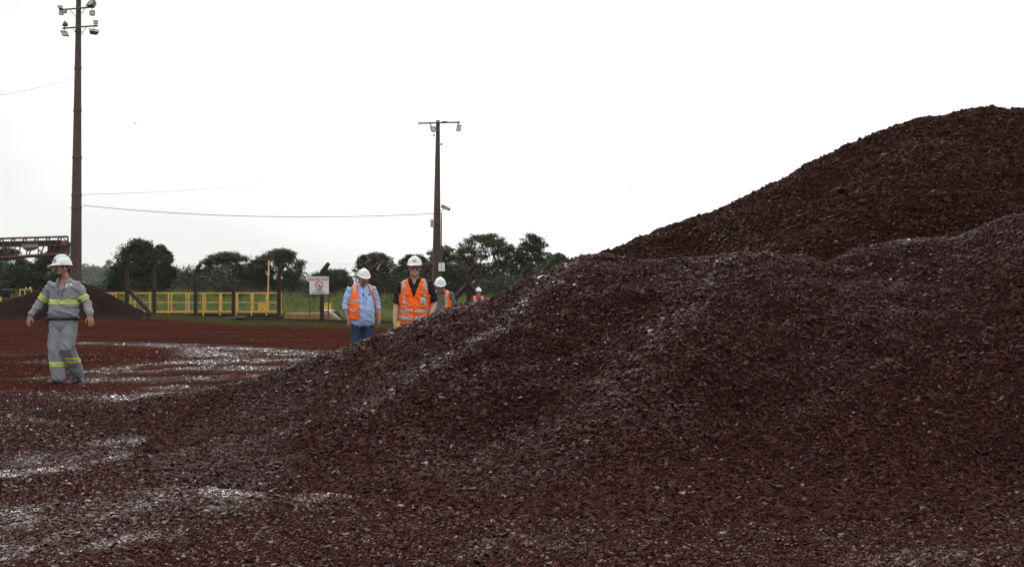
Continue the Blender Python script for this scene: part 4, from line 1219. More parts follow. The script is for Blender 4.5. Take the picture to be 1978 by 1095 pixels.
def hand(bm, wrist, d, nrm, side, curl=0.5, k=1.0):
    """palm, four fingers, thumb. d: down the hand, nrm: out of the palm, side: towards the thumb"""
    d = Vector(d).normalized(); nrm = (Vector(nrm) - d * Vector(nrm).dot(d)).normalized(); s = d.cross(nrm).normalized()
    if s.dot(Vector(side)) < 0: s = -s
    w = Vector(wrist)
    for off, r in ((-0.028, 0.015), (-0.010, 0.0165), (0.010, 0.0165), (0.027, 0.015)):
        t_tube(bm, [w + s * off * 0.6, w + d * 0.045 * k + s * off * 0.95, w + d * 0.092 * k + s * off * 1.08], [r, r, r * 0.85], 10)
    for off, L in ((-0.032, 0.060), (-0.011, 0.078), (0.011, 0.084), (0.032, 0.074)):
        p = w + d * 0.088 * k + s * off; q = p + (d + s * off * 2).normalized() * L * 0.45 + nrm * L * 0.12 * curl
        e = q + (d * (1 - 0.55 * curl) + nrm * curl * 0.9).normalized() * L * 0.36
        f = e + (d * (1 - 0.9 * curl) + nrm * curl * 1.2).normalized() * L * 0.26
        t_tube(bm, [p, q, e, f], [0.0100, 0.0094, 0.0086, 0.0074], 8)
    a = w + d * 0.022 + s * 0.026; b = a + (d * 0.7 + s * 0.75 + nrm * 0.35).normalized() * 0.045; c = b + (d * 0.95 + s * 0.3 + nrm * 0.4).normalized() * 0.034; e = c + (d + nrm * 0.4).normalized() * 0.026
    t_tube(bm, [a, b, c, e], [0.0155, 0.0125, 0.0108, 0.0088], 8)

def head_matrix(c, yaw, pitch, roll, sc):
    piv = V3(0, 0.025, -0.085)
    Rm = Matrix.Rotation(R(yaw), 4, 'Z') @ Matrix.Rotation(R(pitch), 4, 'X') @ Matrix.Rotation(R(roll), 4, 'Y')
    return Matrix.Translation(Vector(c)) @ Matrix.Translation(piv) @ Rm @ Matrix.Translation(-piv) @ Matrix.Diagonal((sc, sc, sc, 1))

def head_shape(bm, MH, chub=1.0):
    h = bmesh.new()
    t_ball(h, (0, 0.012, 0.035), (0.076, 0.098, 0.092))
    t_ball(h, (0, -0.020, -0.015), (0.066 * chub, 0.072, 0.085))
    t_ball(h, (0, -0.030, -0.072), (0.052 * chub, 0.056, 0.040))
    t_ball(h, (0, -0.074, -0.095), (0.024, 0.018, 0.019))
    for s in (-1, 1):
        t_ball(h, (s * 0.041, -0.064, -0.022), (0.024 * chub, 0.022, 0.022))
        t_ball(h, (s * 0.046 * chub, -0.030, -0.070), (0.018, 0.034, 0.026))
        t_tube(h, [(s * 0.012, -0.092, 0.030), (s * 0.034, -0.088, 0.034), (s * 0.056, -0.068, 0.026)], [0.010, 0.0105, 0.009], 10)
        t_ball(h, (s * 0.078, 0.010, -0.008), (0.009, 0.020, 0.033), Matrix.Rotation(R(s * 14), 3, 'Z'))
        t_ball(h, (s * 0.0125, -0.102, -0.026), (0.010, 0.011, 0.009))
    t_tube(h, [(0, -0.090, 0.022), (0, -0.102, -0.004), (0, -0.114, -0.024)], [0.010, 0.0115, 0.0135], 10)
    t_ball(h, (0, -0.086, -0.056), (0.027, 0.013, 0.0075)); t_ball(h, (0, -0.085, -0.068), (0.023, 0.012, 0.0075))
    h.transform(MH)
    me = bpy.data.meshes.new('t'); h.to_mesh(me); h.free(); bm.from_mesh(me); bpy.data.meshes.remove(me)

def in_head(mb, MH):
    mb.v = [tuple(MH @ Vector(v)) for v in mb.v]
    return mb
def hard_hat(parent, MH, tilt=0.0, crest=0.030, mark=None, strap=False):
    mb = MB(); n = 40
    prof = [(0.0, 1.0), (0.28, 0.975), (0.55, 0.86), (0.78, 0.66), (0.92, 0.42), (0.985, 0.18), (1.0, 0.02)]
    vs, fs = [], []
    z0, H = 0.054, 0.106
    for r_, z_ in prof:
        for k in range(n):
            a = 2 * math.pi * k / n
            x, y = math.cos(a), math.sin(a)
            zz = z0 + H * z_
            if z_ > 0.3: zz += crest * math.exp(-((x * r_ * 0.100) / 0.018) ** 4) * (1 if r_ < 0.62 else 0) * 0.55
            vs.append((x * r_ * 0.101, 0.004 + y * r_ * 0.127, zz))
    rim = len(prof)
    for dr, dz in ((0.007, -0.003), (0.012, -0.007)):
        for k in range(n):
            a = 2 * math.pi * k / n; x, y = math.cos(a), math.sin(a)
            pk = max(0.0, -y) ** 2.2 * 0.036 * (dr / 0.012)
            vs.append((x * (0.101 + dr), 0.004 + y * (0.127 + dr) - pk, z0 + dz - pk * 0.28))
    for i in range(len(prof) + 1):
        for k in range(n): fs.append((i * n + k, i * n + (k + 1) % n, (i + 1) * n + (k + 1) % n, (i + 1) * n + k))
    m0 = len(vs)
    mb.add(vs, fs)
    inner = [(x * 0.965, 0.004 + (y - 0.004) * 0.97, z - 0.004) for x, y, z in vs]
    mb.add(inner, [f[::-1] for f in fs])
    L = (len(prof) + 1) * n
    mb.add([vs[L + k] for k in range(n)] + [inner[L + k] for k in range(n)], [(k, (k + 1) % n, n + (k + 1) % n, n + k) for k in range(n)])
    # raised ribs over the crown
    for x0 in (-0.030, 0.0, 0.030):
        pts = []
        for q in np.linspace(-0.98, 0.98, 13):
            y = q * 0.098; rr = math.sqrt((x0 / 0.101) ** 2 + (y / 0.127) ** 2)
            pts.append((x0, 0.004 + y, z0 + H * float(np.interp(rr, [p[0] for p in prof], [p[1] for p in prof])) + crest * (0.16 if x0 else 0.3)))
        mb.tube(pts, 0.0075 if x0 else 0.011, 6)
    T = MH @ Matrix.Translation((0, 0, 0)) @ Matrix.Rotation(R(tilt), 4, 'X')
    hat = in_head(mb, T).build('hard_hat', M['hat'], parent, True)
    sb_ = MB()
    for s in (-1, 1):
        sb_.box((s * 0.098, -0.03, 0.068), (0.008, 0.05, 0.012))
    in_head(sb_, T).build('accessory_slot', M['hat'], hat)
    if crest > 0.04:
        cb_ = MB(); cb_.box((0, -0.002, z0 + H + 0.004), (0.058, 0.110, 0.034), bev=0.008)
        in_head(cb_, T).build('crown_ridge', M['hat'], hat)
    if mark == 'logo':
        e = MB()
        e.add([(-0.020, -0.118, 0.098), (0.020, -0.118, 0.098), (0.0, -0.107, 0.124), (-0.020, -0.112, 0.098), (0.020, -0.112, 0.098), (0.0, -0.100, 0.124)], [(0, 1, 2), (5, 4, 3), (0, 3, 4, 1), (1, 4, 5, 2), (2, 5, 3, 0)])
        e.box((0, -0.1215, 0.088), (0.046, 0.006, 0.008))
        in_head(e, T @ Matrix.Rotation(R(18), 4, 'Z')).build('emblem', M['print_blue'], hat)
    if mark == 'text':
        e = MB()
        for i in range(4): e.box((-0.0195 + i * 0.013, -0.1175, 0.100), (0.010, 0.004, 0.016), Matrix.Rotation(R(-22), 3, 'X'))
        in_head(e, T).build('emblem', M['print_dark'], hat)
    if strap:
        sm = MB()
        for s in (-1, 1):
            sm.tube([(s * 0.090, 0.004, 0.055), (s * 0.0865, -0.004, -0.01), (s * 0.072, -0.03, -0.075), (s * 0.03, -0.062, -0.118), (0, -0.066, -0.122)], 0.0075, 6)
        in_head(sm, MH).build('chin_strap', M['strap'], hat)
    return hat
def glasses(parent, MH, frame, lens, thick=0.0042):
    fm = MB(); lm = MB()
    for s in (-1, 1):
        rim_ = [(s * 0.034 + 0.026 * math.copysign(abs(math.cos(a)) ** 0.7, math.cos(a)), -0.108 + 0.10 * abs(s * 0.034 + 0.026 * math.cos(a)) ** 1.3 * 3.0 * 0.3, 0.004 + 0.019 * math.copysign(abs(math.sin(a)) ** 0.7, math.sin(a))) for a in np.linspace(0, 2 * math.pi, 21)]
        fm.tube(rim_, thick, 5)
        n_ = 20
        lm.add([(s * 0.034, -0.1065, 0.004)] + [(x, y + 0.001, z) for x, y, z in rim_[:-1]], [(0, 1 + k, 1 + (k + 1) % n_) for k in range(n_)])
        fm.tube([(s * 0.058, -0.103, 0.010), (s * 0.082, -0.07, 0.010), (s * 0.084, 0.02, 0.006)], thick * 0.8, 5)
    fm.tube([(-0.009, -0.110, 0.008), (0, -0.112, 0.011), (0.009, -0.110, 0.008)], thick * 0.8, 5)
    g_ = in_head(fm, MH).build('spectacles', frame, parent, True)
    in_head(lm, MH).build('lens', lens, g_, True)
def eyes(parent, MH):
    for s in (-1, 1):
        bm = bmesh.new(); t_ball(bm, (s * 0.033, -0.0835, 0.006), 0.0118); bm.transform(MH)
        me = bpy.data.meshes.new('eye'); bm.to_mesh(me); bm.free()
        e = finish(me, 'eye', M['eye'], parent)
        bm = bmesh.new(); t_ball(bm, (s * 0.033, -0.0925, 0.005), (0.0062, 0.004, 0.0062)); bm.transform(MH)
        me = bpy.data.meshes.new('iris'); bm.to_mesh(me); bm.free()
        finish(me, 'iris', M['iris'], e)
def facial(parent, MH, kind, mat):
    bm = bmesh.new()
    if kind in ('beard', 'moustache'):
        for s in (-1, 1): t_tube(bm, [(0, -0.100, -0.044), (s * 0.018, -0.097, -0.047), (s * 0.032, -0.086, -0.060)], [0.008, 0.008, 0.005], 8)
    if kind == 'beard':
        for s in (-1, 1):
            t_tube(bm, [(s * 0.066, 0.0, -0.02), (s * 0.062, -0.022, -0.062), (s * 0.042, -0.064, -0.094), (0, -0.084, -0.104)], [0.012, 0.017, 0.019, 0.021], 10)
            t_tube(bm, [(s * 0.032, -0.086, -0.060), (s * 0.030, -0.082, -0.085), (0, -0.092, -0.096)], [0.009, 0.012, 0.014], 8)
    if kind == 'sides':
        for s in (-1, 1):
            t_ball(bm, (s * 0.070, 0.016, 0.034), (0.013, 0.055, 0.034))
        t_ball(bm, (0, 0.085, 0.01), (0.055, 0.026, 0.055))
    bm.transform(MH)
    me = remesh(bm, 0.006, 1, kind)
    finish(me, {'beard': 'beard', 'moustache': 'moustache', 'sides': 'hair'}[kind], mat, parent)

def lerp_rings(rings, z):
    zs = [r[0] for r in rings]
    return [np.interp(z, zs, [r[i] for r in rings]) for i in range(1, 5)]

def person(name_label, loc, yaw, p):
    torso = p['torso']                              # (z, x, y, rx, ry) from low to high
    MH = head_matrix(p['head'], p.get('hyaw', 0), p.get('hpitch', 0), p.get('hroll', 0), p.get('hscale', 1.04))
    nb = Vector(p['neck'])
    # ---- body: one skin surface
    bm = bmesh.new()
    t_tube(bm, [(r[1], r[2], r[0]) for r in torso], [(r[3] * 0.90, r[4] * 0.90) for r in torso], 20)
    hc = MH @ V3(0, 0.022, -0.05)
    t_tube(bm, [nb + V3(0, 0.01, -0.06), nb, nb.lerp(hc, 0.55), hc], [(0.075, 0.068), p.get('neckr', 0.060), p.get('neckr', 0.060) * 0.95, 0.055], 16)
    head_shape(bm, MH, p.get('chub', 1.0))
    for s in ('L', 'R'):
        sh, el, wr = (Vector(q) for q in p['arm' + s][:3])
        m1, m2 = sh.lerp(el, 0.5), el.lerp(wr, 0.35)
        k_ = p.get('armk', 1.0)
        t_tube(bm, [sh, m1, el, m2, wr], [0.055 * k_, 0.050 * k_, 0.041 * k_, 0.043 * k_, 0.028 * k_], 14)
        dirh, nr_, sd = p['hand' + s]
        hand(bm, wr - Vector(dirh).normalized() * 0.008, dirh, nr_, sd, p.get('curl', 0.5))
        hp_, kn, an = (Vector(q) for q in p['leg' + s][:3])
        t_tube(bm, [hp_, hp_.lerp(kn, 0.5), kn, kn.lerp(an, 0.35), an], [0.088, 0.075, 0.056, 0.056, 0.038], 14)
        ft = Vector(p['leg' + s][3]).normalized()
        t_tube(bm, [an + V3(0, 0, -0.05) - ft * 0.03, an + V3(0, 0, -0.062) + ft * 0.11], [0.028, 0.020], 10)
    me = remesh(bm, 0.0068, 1, 'person')
    body = finish(me, 'person', p['skin'], None)
    body.location = loc; body.rotation_euler = (0, 0, R(yaw))
    tag(body, name_label, 'person', 'men visiting the ore yard')
    # ---- shirt
    bm = bmesh.new()
    t_tube(bm, [(r[1], r[2], r[0]) for r in torso], [(r[3], r[4]) for r in torso], 28)
    sl = p['sleeve']
    for s in ('L', 'R'):
        sh, el, wr = (Vector(q) for q in p['arm' + s][:3])
        inn = V3(sh.x * 0.45 + nb.x * 0.4, sh.y, sh.z + 0.02)
        k_ = p.get('sleevek', 1.0)
        pts = [inn, sh, sh.lerp(el, 0.35), sh.lerp(el, min(1, sl * 2) if sl < 0.5 else 0.72)]
        rd = [0.062, 0.073 * k_, 0.070 * k_, 0.066 * k_]
        if sl >= 0.5:
            pts += [el, el.lerp(wr, 0.45 if sl > 0.75 else 0.15)]; rd += [0.062 * k_, 0.057 * k_]
            if sl > 0.75: pts.append(wr + (wr - el).normalized() * -0.01); rd.append(0.046)
        t_tube(bm, pts, rd, 18)
    sme = remesh(bm, 0.0105, 3, 'shirt')
    wrinkle(sme, p.get('wr', 0.008), p.get('wf', 7.0), (0.7, 0.7, 1.6), p['seed'])
    vz, vw = p['vneck']                             # bottom of the V, half width at the neck
    def vpred(c):
        top = nb.z + 0.03
        half = np.clip((c[:, 2] - vz) / (top - vz), 0, 1) * vw
        return (np.abs(c[:, 0] - nb.x) < half) & (c[:, 1] < nb.y - 0.005) & (c[:, 2] > vz)
    full = sme.copy()
    drop_faces(sme, vpred)
    drop_faces(sme, lambda c: (np.hypot(c[:, 0] - nb.x, c[:, 1] - nb.y) < p.get('neckr', 0.060) + 0.012) & (c[:, 2] > nb.z - 0.02))
    shirt = finish(sme, 'shirt', p['shirt'], body)
    # collar
    cm = MB(); n = 22; rk = p.get('neckr', 0.060) + 0.014
    vs, fs = [], []
    for j, (dr, dz) in enumerate(((0.0, 0.028), (0.016, 0.014), (0.026, -0.022))):
        for k in range(n + 1):
            a = R(-90 + 26) + (2 * math.pi - R(52)) * k / n
            fr = max(0.0, -math.sin(a))
            vs.append((nb.x + (rk + dr) * math.cos(a) * 1.05, nb.y + (rk + dr) * math.sin(a) - fr * 0.02, nb.z + dz - fr * 0.040 - (0.02 * fr if j == 2 else 0)))
    for j in range(2):
        for k in range(n): fs.append((j * (n + 1) + k, j * (n + 1) + k + 1, (j + 1) * (n + 1) + k + 1, (j + 1) * (n + 1) + k))
    cm.add(vs, fs)
    col = cm.build('collar', p['shirt'], shirt, True)
    so = col.modifiers.new('thick', 'SOLIDIFY'); so.thickness = 0.006; so.offset = 0
    # ---- trousers
    bm = bmesh.new()
    t_tube(bm, [(q[1], q[2], q[0]) for q in p['pelvis']], [(q[3], q[4]) for q in p['pelvis']], 24)
    lr = p.get('legr', (0.112, 0.098, 0.086, 0.092, 0.092))
    for s in ('L', 'R'):
        hp_, kn, an = (Vector(q) for q in p['leg' + s][:3])
        t_tube(bm, [hp_, hp_.lerp(kn, 0.5), kn, kn.lerp(an, 0.5), an - (kn - an).normalized() * 0.035], list(lr), 18)
    tme = remesh(bm, 0.0115, 3, 'trousers')
    wrinkle(tme, p.get('wr', 0.006) * 0.75, 5.0, (1.3, 1.3, 0.8), p['seed'] + 5)
    trousers = finish(tme, 'trousers', p['trousers'], body)
    # ---- boots
    for s in ('L', 'R'):
        an = Vector(p['leg' + s][2]); ft = Vector(p['leg' + s][3]).normalized()
        bm = bmesh.new()
        heel = an + V3(0, 0, -0.075) - ft * 0.045; toe = an + V3(0, 0, -0.08) + ft * 0.165
        t_tube(bm, [an + V3(0, 0, 0.07), an + V3(0, 0, 0.0), an + V3(0, 0, -0.05)], [0.057, 0.058, 0.056], 12)
        t_tube(bm, [heel, an + V3(0, 0, -0.062) + ft * 0.04, an + V3(0, 0, -0.072) + ft * 0.11, toe], [(0.040, 0.036), (0.046, 0.046), (0.050, 0.038), (0.040, 0.028)], 14)
        finish(remesh(bm, 0.009, 2, 'boot'), 'boot', M['boot'], body)
    # ---- head gear
    eyes(body, MH)
    if p.get('glasses'): glasses(body, MH, *p['glasses'])
    for kind, mt in p.get('hair', ()): facial(body, MH, kind, mt)
    hard_hat(body, MH, p.get('hat_tilt', 0), p.get('crest', 0.02), p.get('mark'), p.get('strap', False))
    # ---- vest
    arms = [(p['armL'][0], p['armL'][1]), (p['armR'][0], p['armR'][1])]
    def torso_side(c):
        X, Yc, rx, ry = lerp_rings(torso, c[:, 2])
        return ((c[:, 0] - X) / (rx * 1.13 + 0.012)) ** 2 + ((c[:, 1] - Yc) / (ry * 1.13 + 0.012)) ** 2 < 1
    if p.get('vest'):
        vo = p['vest']
        def vest_pred(c, cn):
            z, x = c[:, 2], c[:, 0] - nb.x
            ok = (z > vo['hem']) & torso_side(c)
            lim = np.interp(z, [vo['hem'], vo['arm_z'] - 0.12, vo['arm_z'], nb.z + 0.05], [9, 9, vo['sh_x'] - 0.005, vo['sh_x']])
            ok &= np.abs(x) < lim
            front = c[:, 1] < nb.y + 0.0
            gl, gr = vo['gap'](z)
            ok &= ~(front & (x > gl) & (x < gr))
            ok &= ~(np.hypot(c[:, 0] - nb.x, c[:, 1] - nb.y) < vo.get('neck', 0.085)) | (z < nb.z - 0.05)
            return ok
        fl = vo.get('flare')
        vest = extract(full, vest_pred, vo.get('off', 0.013), 'safety_vest', M['vest'], body, 0.0, fl, 2)
        so = vest.modifiers.new('thick', 'SOLIDIFY'); so.thickness = 0.004; so.offset = -1
        for sp in vo['strips']:
            f = extract(full, (lambda c, cn, sp=sp: vest_pred(c, cn) & sp(c[:, 0] - nb.x, c[:, 1] - nb.y, c[:, 2])), vo.get('off', 0.013) + 0.004, 'reflective_strip', M['reflect'], vest, 0.0, fl, 1)
        for sp in vo.get('pockets', ()):
            extract(full, (lambda c, cn, sp=sp: vest_pred(c, cn) & sp(c[:, 0] - nb.x, c[:, 1] - nb.y, c[:, 2])), vo.get('off', 0.013) + 0.011, 'pocket_flap', M['vest'], vest, 0.005, fl, 1)
        if vo.get('zip'):
            zm = MB()
            zz = np.linspace(vo['hem'] + 0.02, vo['zip'], 9)
            pts = []
            for z in zz:
                X, Yc, rx, ry = lerp_rings(torso, z)
                pts.append((nb.x, float(Yc - ry) - vo.get('off', 0.013) - 0.006, z))
            zm.tube(pts, 0.005, 5); zm.build('zip', M['vest'], vest)
    return body, shirt, trousers, full, MH

def card(parent, c, rot, w=0.075, h=0.105, cord=None):
    mb = MB(); mb.box(c, (w, 0.005, h), rot, bev=0.002)
    o = mb.build('id_card', M['card'], parent)
    t_ = MB()
    c = Vector(c)
    for dz, ww in ((0.012, 0.6), (-0.008, 0.7), (-0.024, 0.5)):
        t_.box(c + rot @ V3(0, -0.0045, dz), (w * ww, 0.003, 0.007), rot)
    t_.build('print', M['print_dark'], o)
    MB().box(c + rot @ V3(0, -0.0045, -h * 0.40), (w * 0.85, 0.003, 0.012), rot).build('colour_bar', M['print_red'], o)
    if cord: MB().tube([c + rot @ V3(0, 0, h * 0.5), Vector(cord)], 0.004, 5).build('clip', M['strap'], o)
    return o
I3 = Matrix.Identity(3)

def stand(px, d): return V3((px - CX) / F * d, d, float(ground_h((px - CX) / F * d, d)))

# man in the grey uniform, mid stride, looking to the left of the picture
T_GREY = [(0.93, .005, .0, .205, .135), (0.97, .005, .0, .218, .145), (1.03, .005, -.01, .222, .155), (1.12, .005, -.008, .215, .150), (1.22, .01, 0, .210, .140), (1.32, .012, 0, .214, .132), (1.40, .012, .005, .205, .120), (1.45, .012, .01, .175, .105), (1.49, .012, .012, .115, .085), (1.525, .012, .012, .072, .066)]
PEL_GREY = [(0.80, .005, 0, .165, .125), (0.86, .005, 0, .198, .142), (0.92, .005, 0, .210, .145), (0.975, .005, 0, .208, .142)]
g_body, g_shirt, g_trou, g_full, g_MH = person('man in grey uniform with lime tape bands and white hard hat, walking and looking aside', stand(122.5, 16.7), 0, dict(
    torso=T_GREY, pelvis=PEL_GREY, head=(0.010, -0.040, 1.680), neck=(0.012, 0.010, 1.515), hyaw=-46, hpitch=1, hscale=1.10, neckr=0.068, chub=1.06,
    armL=((-0.172, 0.01, 1.435), (-0.350, 0.02, 1.165), (-0.448, -0.10, 0.985)), armR=((0.196, 0.01, 1.435), (0.335, 0.03, 1.165), (0.432, -0.10, 0.985)),
    handL=((-0.20, -0.12, -0.95), (0.5, 0.85, 0.0), (0.3, -0.9, 0)), handR=((0.16, -0.12, -0.95), (-0.5, 0.85, 0.0), (-0.3, -0.9, 0)), curl=0.45,
    legL=((-0.088, 0, 0.86), (-0.100, -0.05, 0.475), (-0.062, -0.02, 0.098), (-0.62, -0.78, 0)), legR=((0.100, 0, 0.86), (0.078, -0.07, 0.53), (0.092, 0.30, 0.125), (0.50, -0.84, -0.12)),
    sleeve=1.0, legr=(0.115, 0.108, 0.098, 0.100, 0.098), shirt=M['uniform'], trousers=M['uniform'], skin=M['skin_tan'], vneck=(1.40, 0.062), seed=3.3, wr=0.0115, wf=6.0, crest=0.05,
    glasses=(M['frame_dark'], M['lens_dark']), hair=(('beard', M['hair_dark']), ('sides', M['hair_dark'])), mark='logo', strap=True))
def band_pred(a, b, t0, t1):
    def f(c, cn):
        d, t = seg_dist(c, a, b)
        return (t > t0) & (t < t1) & (d < 0.10)
    return f
for a, b in (((-0.172, 0.01, 1.435), (-0.350, 0.02, 1.165)), ((0.196, 0.01, 1.435), (0.335, 0.03, 1.165))):
    tp_ = extract(g_full, band_pred(a, b, 0.56, 0.82), 0.004, 'sleeve_tape', M['lime'], g_shirt, 0, None, 1)
    extract(g_full, band_pred(a, b, 0.645, 0.735), 0.007, 'sleeve_tape_silver', M['reflect'], g_shirt, 0, None, 1)
def chest(z0, z1):
    def f(c, cn):
        X, Yc, rx, ry = lerp_rings(T_GREY, c[:, 2])
        return (c[:, 2] > z0) & (c[:, 2] < z1) & (((c[:, 0] - X) / (rx * 1.1)) ** 2 + ((c[:, 1] - Yc) / (ry * 1.1)) ** 2 < 1)
    return f
extract(g_full, chest(1.158, 1.228), 0.004, 'chest_tape', M['lime'], g_shirt, 0, None, 1)
extract(g_full, chest(1.181, 1.204), 0.007, 'chest_tape_silver', M['reflect'], g_shirt, 0, None, 1)
for xs, z0, z1 in ((-1, 0.245, 0.318), (1, 0.300, 0.375)):
    side = (lambda c, xs=xs: (c[:, 0] < 0.02) if xs < 0 else (c[:, 0] >= 0.02))
    extract(g_trou.data, lambda c, cn: (c[:, 2] > z0) & (c[:, 2] < z1) & side(c), 0.004, 'leg_tape', M['lime'], g_trou, 0, None, 1)
    extract(g_trou.data, lambda c, cn: (c[:, 2] > z0 + .025) & (c[:, 2] < z1 - .025) & side(c), 0.007, 'leg_tape_silver', M['reflect'], g_trou, 0, None, 1)
def belt_of(body, torso_z, X, rx, ry, y0=0.0):
    mb = MB(); n = 32
    ring_ = []
    for k in range(n):
        a = 2 * math.pi * k / n
        ring_.append((X + rx * math.cos(a), y0 + ry * math.sin(a)))
    vs = [(x, y, torso_z + dz) for dz in (-0.024, 0.024) for x, y in ring_]
    mb.add(vs, [(k, (k + 1) % n, n + (k + 1) % n, n + k) for k in range(n)])
    o = mb.build('belt', M['belt_black'], body, True)
    s = o.modifiers.new('thick', 'SOLIDIFY'); s.thickness = 0.006; s.offset = 1
    MB().box((X, y0 - ry - 0.009, torso_z), (0.04, 0.008, 0.036), bev=0.003).build('buckle', M['print_dark'], o)
    return o
belt_of(g_body, 0.952, .005, .226, .158)
MB().box((-0.225, -0.03, 0.93), (0.03, 0.05, 0.085), bev=0.008).build('belt_pouch', M['belt_black'], g_body)
def front_patch(name, mat, x, z, w, h, parent, ry=0.0, lift=0.012, torso=T_GREY, nbx=0.0):
    """a flat patch laid on the front of the torso"""
    X, Yc, rx, ryy = (float(q) for q in lerp_rings(torso, z))
    u = max(-0.95, min(0.95, (x - X) / rx))
    y = Yc - ryy * math.sqrt(1 - u * u) - lift
    ang = math.atan2(u * ryy, rx * math.sqrt(1 - u * u)) 
    rot = Matrix.Rotation(ang, 3, 'Z')
    mb = MB(); mb.box((x, y, z), (w, 0.006, h), rot, bev=0.0025)
    return mb.build(name, mat, parent), Vector((x, y, z)), rot
pt, c_, r_ = front_patch('name_patch', M['print_dark'], -0.068, 1.412, 0.115, 0.022, g_shirt, lift=0.010)
MB().box(c_ + r_ @ V3(0, -0.0045, 0), (0.06, 0.003, 0.007), r_).build('print', M['reflect'], pt)
pt, c_, r_ = front_patch('badge_patch', M['card'], 0.118, 1.425, 0.092, 0.062, g_shirt, lift=0.010)
em = MB()
em.add([c_ + r_ @ V3(*q) for q in ((-0.022, -0.0045, -0.012), (0.022, -0.0045, -0.012), (0, -0.0045, 0.016), (-0.022, -0.003, -0.012), (0.022, -0.003, -0.012), (0, -0.003, 0.016))], [(0, 1, 2), (5, 4, 3), (0, 3, 4, 1), (1, 4, 5, 2), (2, 5, 3, 0)])
em.box(c_ + r_ @ V3(0, -0.004, -0.02), (0.06, 0.003, 0.005), r_)
em.build('emblem', M['print_blue'], pt)
for x in (-0.080, 0.108):
    front_patch('pocket_flap', M['uniform'], x, 1.368, 0.135, 0.040, g_shirt, lift=0.010)
    front_patch('chest_pocket', M['uniform'], x, 1.300, 0.128, 0.100, g_shirt, lift=0.005)
for z in (1.38, 1.33, 1.28, 1.14, 1.08, 1.03):
    front_patch('button', M['strap'], 0.012, z, 0.013, 0.013, g_shirt, lift=0.010)
front_patch('placket', M['uniform'], 0.012, 1.20, 0.034, 0.38, g_shirt, lift=0.006)
MB().box((0.065, -0.146, 1.366), (0.010, 0.010, 0.05)).build('pen', M['print_dark'], g_shirt)
for x0, x1 in ((-0.235, -0.150), (0.150, 0.235)):
    ex = lambda z0, z1: (lambda c, cn: (c[:, 0] > x0) & (c[:, 0] < x1) & (c[:, 2] > z0) & (c[:, 2] < z1) & (np.abs(c[:, 1] + 0.02) < 0.085))
    extract(g_trou.data, ex(0.67, 0.72), 0.012, 'cargo_flap', M['uniform'], g_trou, 0.006, None, 1)
    extract(g_trou.data, ex(0.53, 0.69), 0.007, 'cargo_pocket', M['uniform'], g_trou, 0.005, None, 1)

